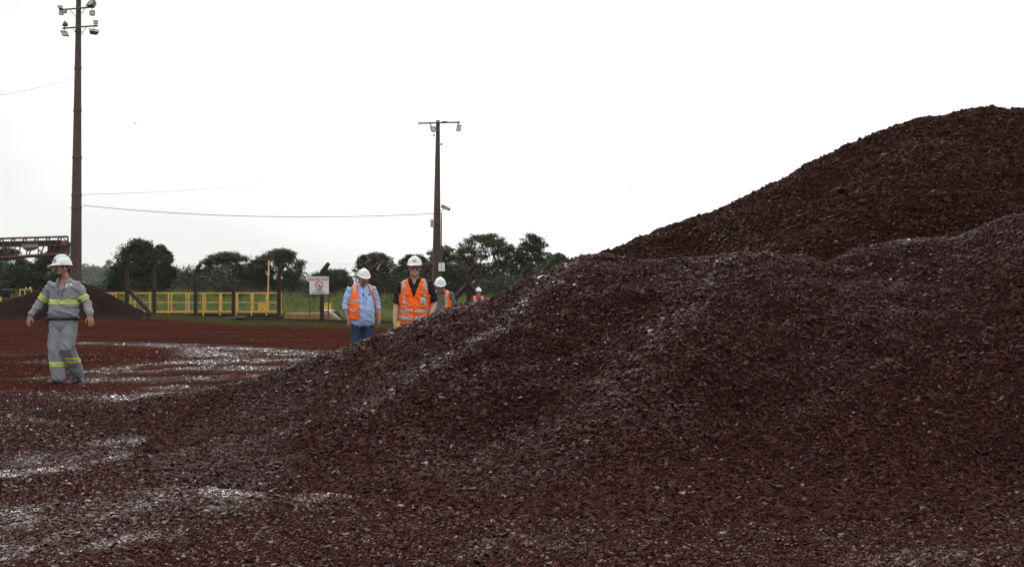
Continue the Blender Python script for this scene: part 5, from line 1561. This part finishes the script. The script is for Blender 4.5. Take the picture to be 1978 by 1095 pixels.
# man in the black shirt and closed orange vest
T_OR = [(0.845, 0, 0, .205, .130), (0.92, 0, -.01, .212, .140), (1.02, 0, -.012, .208, .142), (1.12, 0, -.01, .206, .138), (1.24, 0, 0, .212, .134), (1.34, 0, 0, .220, .130), (1.42, 0, .005, .218, .120), (1.475, 0, .012, .188, .102), (1.515, 0, .018, .125, .085), (1.555, 0, .022, .072, .068)]
PEL = [(0.78, 0, 0, .165, .125), (0.84, 0, 0, .190, .135), (0.90, 0, 0, .198, .138), (0.95, 0, 0, .198, .135)]
o_body, o_shirt, o_trou, o_full, o_MH = person('man in black shirt and closed orange vest with badge, facing forward in dark spectacles', stand(801, 17.3), 0, dict(
    torso=T_OR, pelvis=PEL, head=(0.003, -0.06, 1.695), neck=(0.0, 0.012, 1.535), hyaw=4, hpitch=2, hscale=1.08, neckr=0.062, chub=1.0,
    armL=((-0.212, 0.01, 1.445), (-0.275, 0.02, 1.125), (-0.292, -0.09, 0.855)), armR=((0.212, 0.01, 1.445), (0.298, 0.05, 1.155), (0.248, -0.10, 0.965)),
    handL=((-0.02, -0.15, -0.98), (0.9, 0.35, 0.0), (0.3, -0.9, 0)), handR=((-0.14, -0.22, -0.95), (-0.9, 0.35, 0.0), (-0.3, -0.9, 0)), curl=0.7, armk=1.06,
    legL=((-0.09, 0, 0.84), (-0.11, -0.06, 0.47), (-0.11, 0.0, 0.095), (-0.15, -1, 0)), legR=((0.09, 0, 0.84), (0.11, -0.10, 0.48), (0.10, 0.15, 0.11), (0.15, -1, -0.1)),
    sleeve=0.42, sleevek=1.06, shirt=M['shirt_black'], trousers=M['jeans_pale'], skin=M['skin_fair'], vneck=(1.435, 0.060), seed=7.1, wr=0.008,
    glasses=(M['frame_dark'], M['lens_clear'], 0.0050), hair=(('sides', M['hair_grey']),), mark='text', crest=0.018,
    vest=dict(hem=0.848, arm_z=1.30, sh_x=0.212, off=0.014, zip=1.25, neck=0.080,
              gap=lambda z: (-np.clip((z - 1.250) / 0.27, 0, 1) * 0.098 - np.where(z < 0.885, (0.885 - z) * 0.8, 0) * 1.0, np.clip((z - 1.250) / 0.27, 0, 1) * 0.098 + np.where(z < 0.885, (0.885 - z) * 0.8, 0)),
              strips=[lambda x, y, z: (x > -0.176) & (x < -0.126) & (z > 1.325),
                      lambda x, y, z: (x > 0.130) & (x < 0.180) & (z > 1.345),
                      lambda x, y, z: (y < 0.02) & (np.abs(x + 0.135 - (1.20 - z) * 0.10) < 0.024) & (z > 1.125) & (z < 1.275),
                      lambda x, y, z: (y < 0.02) & (np.abs(x - 0.150) < 0.024) & (z > 1.125) & (z < 1.315),
                      lambda x, y, z: (z > 1.022) & (z < 1.078) & (np.abs(x) > 0.014),
                      lambda x, y, z: (z > 0.912) & (z < 0.970) & (np.abs(x) > 0.014)],
              pockets=[lambda x, y, z: (y < 0) & (np.abs(x + 0.125) < 0.052) & (z > 1.275) & (z < 1.318),
                       lambda x, y, z: (y < 0) & (np.abs(x - 0.140) < 0.052) & (z > 1.300) & (z < 1.343),
                       lambda x, y, z: (y < 0) & (np.abs(x + 0.105) < 0.072) & (z > 1.072) & (z < 1.132),
                       lambda x, y, z: (y < 0) & (np.abs(x - 0.118) < 0.066) & (z > 1.085) & (z < 1.140)])))
_, c_, r_ = front_patch('card_clip', M['strap'], 0.135, 1.275, 0.012, 0.05, o_body, lift=0.036, torso=T_OR)
card(o_body, c_ + V3(0, -0.006, -0.082), r_, 0.072, 0.10)
belt_of(o_body, 0.842, 0, .213, .146)

# man in the blue shirt, vest hanging open, looking down
T_BL = [(0.795, 0, -.02, .225, .160), (0.87, 0, -.035, .232, .175), (0.97, 0, -.050, .232, .190), (1.07, 0, -.052, .226, .190), (1.18, 0, -.035, .218, .170), (1.30, 0, -.010, .220, .145), (1.39, 0, .010, .214, .128), (1.445, 0, .022, .182, .108), (1.485, 0, .030, .120, .088), (1.525, 0, .034, .074, .070)]
PELB = [(0.74, 0, -.01, .175, .135), (0.80, 0, -.015, .205, .150), (0.88, 0, -.02, .212, .160), (0.93, 0, -.02, .212, .160)]
b_body, b_shirt, b_trou, b_full, b_MH = person('man in light blue shirt and jeans with open orange vest and moustache, looking down', stand(699, 20.6), 20, dict(
    torso=T_BL, pelvis=PELB, head=(0.010, -0.075, 1.620), neck=(0.0, 0.020, 1.50), hyaw=2, hpitch=15, hscale=1.06, neckr=0.066, chub=1.10,
    armL=((-0.208, 0.02, 1.41), (-0.285, 0.05, 1.115), (-0.262, -0.06, 0.865)), armR=((0.208, 0.02, 1.41), (0.290, 0.04, 1.115), (0.300, -0.09, 0.865)),
    handL=((0.04, -0.15, -0.98), (0.9, 0.35, 0.0), (0.3, -0.9, 0)), handR=((-0.02, -0.20, -0.97), (-0.9, 0.35, 0.0), (-0.3, -0.9, 0)), curl=0.75, armk=1.08,
    legL=((-0.10, 0, 0.80), (-0.115, -0.05, 0.45), (-0.11, 0.05, 0.095), (-0.1, -1, 0)), legR=((0.10, 0, 0.80), (0.105, -0.08, 0.46), (0.11, -0.10, 0.095), (0.2, -1, 0)),
    sleeve=0.62, sleevek=1.10, shirt=M['shirt_blue'], trousers=M['jeans'], skin=M['skin_tan'], vneck=(1.405, 0.050), seed=12.7, wr=0.008, legr=(0.122, 0.110, 0.094, 0.090, 0.086),
    glasses=None, hair=(('moustache', M['hair_dark']), ('sides', M['hair_dark'])), crest=0.018,
    vest=dict(hem=0.875, arm_z=1.27, sh_x=0.205, off=0.020, neck=0.088,
              gap=lambda z: (np.interp(z, [0.85, 1.1, 1.35, 1.5], [-0.085, -0.090, -0.088, -0.086]), np.interp(z, [0.85, 1.1, 1.25, 1.40, 1.5], [0.212, 0.208, 0.180, 0.118, 0.085])),
              strips=[lambda x, y, z: (x > -0.160) & (x < -0.115) & (z > 1.34), lambda x, y, z: (x > 0.115) & (x < 0.160) & (z > 1.34),
                      lambda x, y, z: (z > 1.165) & (z < 1.215), lambda x, y, z: (z > 1.010) & (z < 1.060)])))
_, c_, r_ = front_patch('card_clip', M['strap'], 0.045, 1.24, 0.010, 0.10, b_body, lift=0.016, torso=T_BL)
card(b_body, c_ + V3(0.004, -0.012, -0.09), r_ @ Matrix.Rotation(R(14), 3, 'Y'), 0.066, 0.085)
front_patch('pen', M['print_dark'], -0.012, 1.31, 0.022, 0.085, b_shirt, lift=0.014, torso=T_BL)
front_patch('emblem', M['print_dark'], 0.105, 1.325, 0.040, 0.030, b_shirt, lift=0.014, torso=T_BL)
front_patch('placket', M['shirt_blue'], 0.0, 1.10, 0.032, 0.50, b_shirt, lift=0.004, torso=T_BL)
for z in (0.93, 1.01, 1.09, 1.17): front_patch('button', M['card'], 0.0, z, 0.012, 0.012, b_shirt, lift=0.009, torso=T_BL)
for s, a, b in (('L', (-0.208, 0.02, 1.41), (-0.285, 0.05, 1.115)), ('R', (0.208, 0.02, 1.41), (0.290, 0.04, 1.115))):
    e_ = Vector(b); w_ = Vector(((-0.262, -0.06, 0.865) if s == 'L' else (0.300, -0.09, 0.865)))
    MB().tube([e_.lerp(w_, 0.06), e_.lerp(w_, 0.10), e_.lerp(w_, 0.26), e_.lerp(w_, 0.30)], [0.050, 0.066, 0.064, 0.048], 18).build('rolled_cuff', M['shirt_blue'], b_shirt, True)

# man in the grey shirt behind
T_GS = [(0.80, 0, 0, .200, .130), (0.90, 0, -.01, .208, .142), (1.05, 0, -.01, .205, .140), (1.20, 0, 0, .208, .134), (1.31, 0, .0, .208, .125), (1.375, 0, .01, .180, .108), (1.415, 0, .02, .120, .088), (1.455, 0, .025, .074, .070)]
s_body, s_shirt, s_trou, s_full, s_MH = person('man in dark grey shirt with open orange vest, head bowed, behind the man in black', stand(853, 24.0), -14, dict(
    torso=T_GS, pelvis=PEL, head=(-0.012, -0.10, 1.540), neck=(0.0, 0.0, 1.43), hyaw=22, hpitch=18, hscale=1.12, neckr=0.060,
    armL=((-0.205, 0.01, 1.34), (-0.265, 0.03, 1.05), (-0.25, -0.08, 0.80)), armR=((0.205, 0.01, 1.34), (0.262, 0.03, 1.05), (0.26, -0.08, 0.80)),
    handL=((0.02, -0.15, -0.98), (0.9, 0.35, 0.0), (0.3, -0.9, 0)), handR=((-0.02, -0.15, -0.98), (-0.9, 0.35, 0.0), (-0.3, -0.9, 0)), curl=0.6,
    legL=((-0.09, 0, 0.82), (-0.10, -0.05, 0.46), (-0.10, 0.02, 0.095), (-0.1, -1, 0)), legR=((0.09, 0, 0.82), (0.10, -0.05, 0.46), (0.10, 0.05, 0.095), (0.2, -1, 0)),
    sleeve=1.0, shirt=M['shirt_grey'], trousers=M['jeans'], skin=M['skin_tan'], vneck=(1.37, 0.046), seed=21.2, wr=0.007,
    glasses=(M['frame_pale'], M['lens_dark'], 0.0035), hair=(('sides', M['hair_dark']),), crest=0.018, hat_tilt=0,
    vest=dict(hem=0.90, arm_z=1.22, sh_x=0.196, off=0.016, neck=0.084,
              gap=lambda z: (np.interp(z, [0.9, 1.2, 1.4], [-0.15, -0.13, -0.082]), np.interp(z, [0.9, 1.2, 1.4], [0.105, 0.095, 0.085])),
              strips=[lambda x, y, z: (x > 0.118) & (x < 0.158) & (z > 1.10), lambda x, y, z: (x < -0.105) & (x > -0.150) & (z > 1.10)])))
for z in (1.30, 1.22, 1.14, 1.06): front_patch('button', M['strap'], 0.0, z, 0.012, 0.012, s_shirt, lift=0.009, torso=T_GS)

# far man, mostly behind the heap
T_FR = [(r[0] - 0.10, *r[1:]) for r in T_OR]
sub = lambda q: (q[0], q[1], q[2] - 0.10)
f_body, f_shirt, f_trou, f_full, f_MH = person('distant man in orange vest over red shirt, seen just above the maroon slope', stand(924, 44.0), 6, dict(
    torso=T_FR, pelvis=[(r[0] - 0.04, *r[1:]) for r in PEL], head=(0.0, -0.05, 1.585), neck=(0, 0.012, 1.435), hyaw=8, hpitch=6, hscale=1.04,
    armL=tuple(map(sub, ((-0.212, 0.01, 1.445), (-0.275, 0.02, 1.125), (-0.292, -0.09, 0.855)))), armR=tuple(map(sub, ((0.212, 0.01, 1.445), (0.285, 0.03, 1.135), (0.29, -0.10, 0.88)))),
    handL=((-0.02, -0.15, -0.98), (0.9, 0.35, 0.0), (0.3, -0.9, 0)), handR=((-0.02, -0.2, -0.95), (-0.9, 0.35, 0.0), (-0.3, -0.9, 0)),
    legL=((-0.09, 0, 0.80), (-0.11, -0.06, 0.45), (-0.11, 0.0, 0.095), (-0.15, -1, 0)), legR=((0.09, 0, 0.80), (0.11, -0.08, 0.45), (0.10, 0.1, 0.095), (0.15, -1, 0)),
    sleeve=1.0, shirt=M['shirt_red'], trousers=M['jeans'], skin=M['skin_fair'], vneck=(1.33, 0.05), seed=31.0,
    glasses=(M['frame_dark'], M['lens_dark'], 0.006), hair=(('sides', M['hair_dark']),), crest=0.018,
    vest=dict(hem=0.80, arm_z=1.20, sh_x=0.212, off=0.015, neck=0.084,
              gap=lambda z: (-np.clip((z - 1.05) / 0.36, 0, 1) * 0.09, np.clip((z - 1.05) / 0.36, 0, 1) * 0.09),
              strips=[lambda x, y, z: (np.abs(x + 0.15) < 0.025) & (z > 1.12), lambda x, y, z: (np.abs(x - 0.15) < 0.025) & (z > 1.12), lambda x, y, z: (z > 0.9) & (z < 0.96)])))

# ---------------------------------------------------------------- loose ore: chips of stone over heaps and yard
def chip(seed, dims, mat, npt=11):
    rng = np.random.default_rng(seed)
    bm = bmesh.new()
    for i in range(npt):
        d = rng.normal(0, 1, 3); d /= np.abs(d).max() ** 0.55 * np.linalg.norm(d) ** 0.45
        p = d * np.array(dims) * 0.5 * rng.uniform(0.75, 1.1)
        bm.verts.new(p)
    r = bmesh.ops.convex_hull(bm, input=bm.verts[:])
    bmesh.ops.delete(bm, geom=list({g for g in list(r['geom_interior']) + list(r['geom_unused']) if isinstance(g, bmesh.types.BMVert)}), context='VERTS')
    bmesh.ops.recalc_face_normals(bm, faces=bm.faces[:])
    me = bpy.data.meshes.new('chip'); bm.to_mesh(me); bm.free()
    me.materials.append(mat)
    return me
DIMS = [(1, .72, .30), (1, .60, .36), (1, .80, .24), (1, .55, .28), (1, .85, .45), (1, .70, .40)]
def chips(name, mat, seed, n=16): return inst_source(name, [chip(seed + i, DIMS[i % 6], mat) for i in range(n)])
src_front, src_rear, src_yard = chips('chip_front', M['ore'], 100), chips('chip_rear', M['ore_rear'], 200), chips('chip_yard', M['ore_ground'], 300)

def eulers(nrm, tilt, rng):
    n = len(nrm)
    z = nrm + rng.normal(0, 1, (n, 3)) * np.asarray(tilt).reshape(-1, 1)
    z /= np.linalg.norm(z, axis=1)[:, None]
    a = rng.uniform(0, 2 * np.pi, n)
    t_ = np.stack([np.cos(a), np.sin(a), np.zeros(n)], -1)
    x = t_ - z * (t_ * z).sum(1)[:, None]; x /= np.linalg.norm(x, axis=1)[:, None]
    y = np.cross(z, x)
    return np.stack([np.arctan2(y[:, 2], z[:, 2]), -np.arcsin(np.clip(x[:, 2], -1, 1)), np.arctan2(x[:, 1], x[:, 0])], -1)

def heap_scatter(hp, n, x0, x1, y0, y1, s0, sig, src, name, label, parent, tilt, wetfun, seed, smax=3.0):
    rng = np.random.default_rng(seed)
    x = rng.uniform(x0, x1, n); y = rng.uniform(y0, y1, n)
    e = 0.02
    h = hp.h(x, y)
    m = h > 0.0
    x, y, h = x[m], y[m], h[m]
    gx = (hp.h(x + e, y) - hp.h(x - e, y)) / (2 * e); gy = (hp.h(x, y + e) - hp.h(x, y - e)) / (2 * e)
    nr = np.stack([-gx, -gy, np.ones(len(x))], -1); nr /= np.linalg.norm(nr, axis=1)[:, None]
    z = h + ground_h(x, y)
    P = np.stack([x, y, z], -1)
    view = np.array([0, 0, CAMZ]) - P; dist = np.linalg.norm(view, axis=1)
    nv = (nr * view).sum(1) / dist
    m = (nv > -0.22) & (np.abs(x) < 0.50 * y + 2.0)
    P, nr, x, y, h = P[m], nr[m], x[m], y[m], h[m]
    n = len(P)
    pat = fbm(x * 1.1, y * 1.1, seed + 3, 3)
    s = s0 * np.exp(rng.normal(0, sig, n)) * (0.75 + 0.6 * pat)
    s = np.clip(s, s0 * 0.35, s0 * smax)
    P = P + nr * (s * 0.10)[:, None]
    asp = np.exp(rng.normal(0, 0.18, (n, 3)))
    tint = np.clip(0.55 * rng.uniform(0, 1, n) + 0.35 * fbm(x * 0.8, y * 0.8, seed + 5, 3) + 0.25 * (rng.uniform(0, 1, n) > 0.94), 0, 1)
    wet = np.clip(wetfun(x, y, nr, h, rng), 0, 1)
    scatter(name, P, eulers(nr, tilt, rng), s[:, None] * asp, src, label, tint, wet, parent, seed)
    return n

def wet_front(x, y, nr, h, rng):
    return 0.02 + 0.20 * sstep(0.50, 0.70, fbm(x * 0.9, y * 0.9, 131, 3)) * rng.uniform(0.1, 1.0, len(x)) + 0.42 * (rng.uniform(0, 1, len(x)) > 0.95) + 0.22 * sstep(0.84, 0.97, nr[:, 2]) * sstep(0.25, 0.7, h) * rng.uniform(0.3, 1, len(x))
def crest_dist(hp, i, x, y):
    d = np.full(x.shape, 9.0)
    for q in hp.c[i]: np.minimum(d, np.hypot(x - q[0], y - q[1]), out=d)
    return d
_wf0 = wet_front
def wet_front(x, y, nr, h, rng):
    w = _wf0(x, y, nr, h, rng)
    for i, k, r in ((0, 0.55, 0.26), (2, 0.80, 0.11), (3, 0.32, 0.18), (4, 0.28, 0.18)):
        w = w + k * np.exp(-(crest_dist(FRONT, i, x, y) / r) ** 2) * rng.uniform(0, 1, len(x)) ** 1.5
    return w
def wet_rear(x, y, nr, h, rng): return 0.0 + 0.22 * rng.uniform(0, 1, len(x)) ** 4

N1 = heap_scatter(FRONT, 700000, -5.2, 9.2, 5.8, 13.6, 0.0178, 0.54, src_front, 'loose_ore', 'loose wet maroon chips covering the low heap', front_heap, 0.45, wet_front, 501, 3.6)
N2 = heap_scatter(REAR, 275000, 0.0, 12.3, 10.5, 21.0, 0.036, 0.48, src_rear, 'loose_ore', 'dry brown lumps covering the tall heap', rear_heap, 0.45, wet_rear, 502, 3.4)
N3 = heap_scatter(FAR, 9000, -36, -19.0, 61, 70.0, 0.060, 0.5, src_rear, 'loose_ore', 'dark lumps on the small heap', far_heap, 0.4, wet_rear, 503, 3.0)

def yard_scatter():
    rng = np.random.default_rng(601)
    Y, X, S = [], [], []
    for y0, y1, dens, s0 in ((3.4, 6.0, 5600, .0165), (6.0, 9.0, 4200, .0185), (9.0, 14.0, 2300, .021), (14.0, 20.0, 1100, .025), (20.0, 30.0, 620, .033), (30.0, 46.0, 70, .035)):
        xl, xr = -0.48 * y1 - 1.9, (0.48 * y1 + 1.9 if y1 < 10 else 0.0)
        n = int((xr - xl) * (y1 - y0) * dens)
        X.append(rng.uniform(xl, xr, n)); Y.append(rng.uniform(y0, y1, n)); S.append(np.full(n, s0))
    x, y, s0 = map(np.concatenate, (X, Y, S))
    w = wet_at(x, y); g = gravel_at(x, y)
    p = np.clip(g + 1.3 * w + 0.04 + 0.45 * sstep(0.52, 0.68, fbm(x * 0.16, y * 0.55, 211, 3)), 0, 1)
    m = (rng.uniform(0, 1, len(x)) < p) & (np.abs(x) < 0.48 * y + 1.9) & (FRONT.h(x, y) < 0.0)
    x, y, s0, w = x[m], y[m], s0[m], w[m]
    n = len(x)
    e = 0.03
    gx = (ground_h(x + e, y) - ground_h(x - e, y)) / (2 * e); gy = (ground_h(x, y + e) - ground_h(x, y - e)) / (2 * e)
    nr = np.stack([-gx, -gy, np.ones(n)], -1); nr /= np.linalg.norm(nr, axis=1)[:, None]
    s = np.clip(s0 * np.exp(rng.normal(0, 0.42, n)), s0 * .35, s0 * 3.2)
    P = np.stack([x, y, ground_h(x, y) + s * 0.08], -1)
    tint = np.clip(0.6 * rng.uniform(0, 1, n) + 0.3 * fbm(x * 0.8, y * 0.8, 9, 3) + 0.3 * (rng.uniform(0, 1, n) > 0.95), 0, 1)
    wet = np.clip(1.1 * w + 0.6 * rng.uniform(0, 1, n) ** 5, 0, 1)
    tilt = 0.42 - 0.26 * w
    scatter('gravel', P, eulers(nr, tilt, rng), s[:, None] * np.exp(rng.normal(0, 0.18, (n, 3))), src_yard, 'loose dark gravel strewn over the red yard', tint, wet, None, 7)
    return n
N4 = yard_scatter()
print('chips', N1, N2, N3, N4)

# the larger lumps one can pick out, each an object of its own
lump_meshes = [chip(700 + i, [(1, .8, .55), (1, .7, .42), (1, .62, .5), (1, .85, .62)][i % 4], M['ore_lump'], 15) for i in range(10)]
def lump(parent, x, y, z, s, nrm):
    o = bpy.data.objects.new('stone', lump_meshes[random.randrange(10)])
    link(o, parent)
    o.location = (x, y, z)
    o.scale = (s * random.uniform(.8, 1.2), s * random.uniform(.8, 1.2), s * random.uniform(.7, 1.1))
    e_ = eulers(np.array([nrm]), 0.35, RNG)[0]
    o.rotation_euler = tuple(float(v) for v in e_)
k = 0
while k < 150:
    y = 4.6 + 5.0 * random.random() ** 1.3; x = random.uniform(-0.47, 0.47) * y
    if float(FRONT.h(np.array([x]), np.array([y]))[0]) > 0.0: continue
    s = min(0.028 * math.exp(random.gauss(0.15, 0.30)), 0.07)
    lump(ground, x, y, float(ground_h(x, y)) + s * 0.12, s, (0, 0, 1)); k += 1
k = 0
while k < 145:
    y = random.uniform(6.4, 12.4); x = random.uniform(-0.36, 0.46) * y
    h0 = FRONT.h(np.array([x, x + .03, x]), np.array([y, y, y + .03]))
    if h0[0] < 0.03: continue
    nrm = Vector((-(h0[1] - h0[0]) / .03, -(h0[2] - h0[0]) / .03, 1)).normalized()
    if nrm.dot((Vector((0, 0, CAMZ)) - Vector((x, y, float(h0[0])))).normalized()) < 0.05: continue
    s = min(0.040 * math.exp(random.gauss(0.15, 0.30)), 0.11)
    p = Vector((x, y, float(h0[0]) + float(ground_h(x, y)))) + nrm * s * 0.12
    lump(front_heap, p.x, p.y, p.z, s, tuple(nrm)); k += 1

# ---------------------------------------------------------------- damp air
hz = MB().box((-60, 420, 19), (1240, 1100, 43))
hzm = bpy.data.materials.new('haze'); hzm.use_nodes = True
hn = hzm.node_tree.nodes; hn.clear()
ho = hn.new('ShaderNodeOutputMaterial'); pv = hn.new('ShaderNodeVolumePrincipled')
pv.inputs['Color'].default_value = (0.94, 0.97, 1.0, 1); pv.inputs['Density'].default_value = 0.00012; pv.inputs['Anisotropy'].default_value = 0.3
hzm.node_tree.links.new(pv.outputs[0], ho.inputs['Volume'])
tag(hz.build('haze', hzm), 'thin damp haze over the yard', None, None, 'stuff')
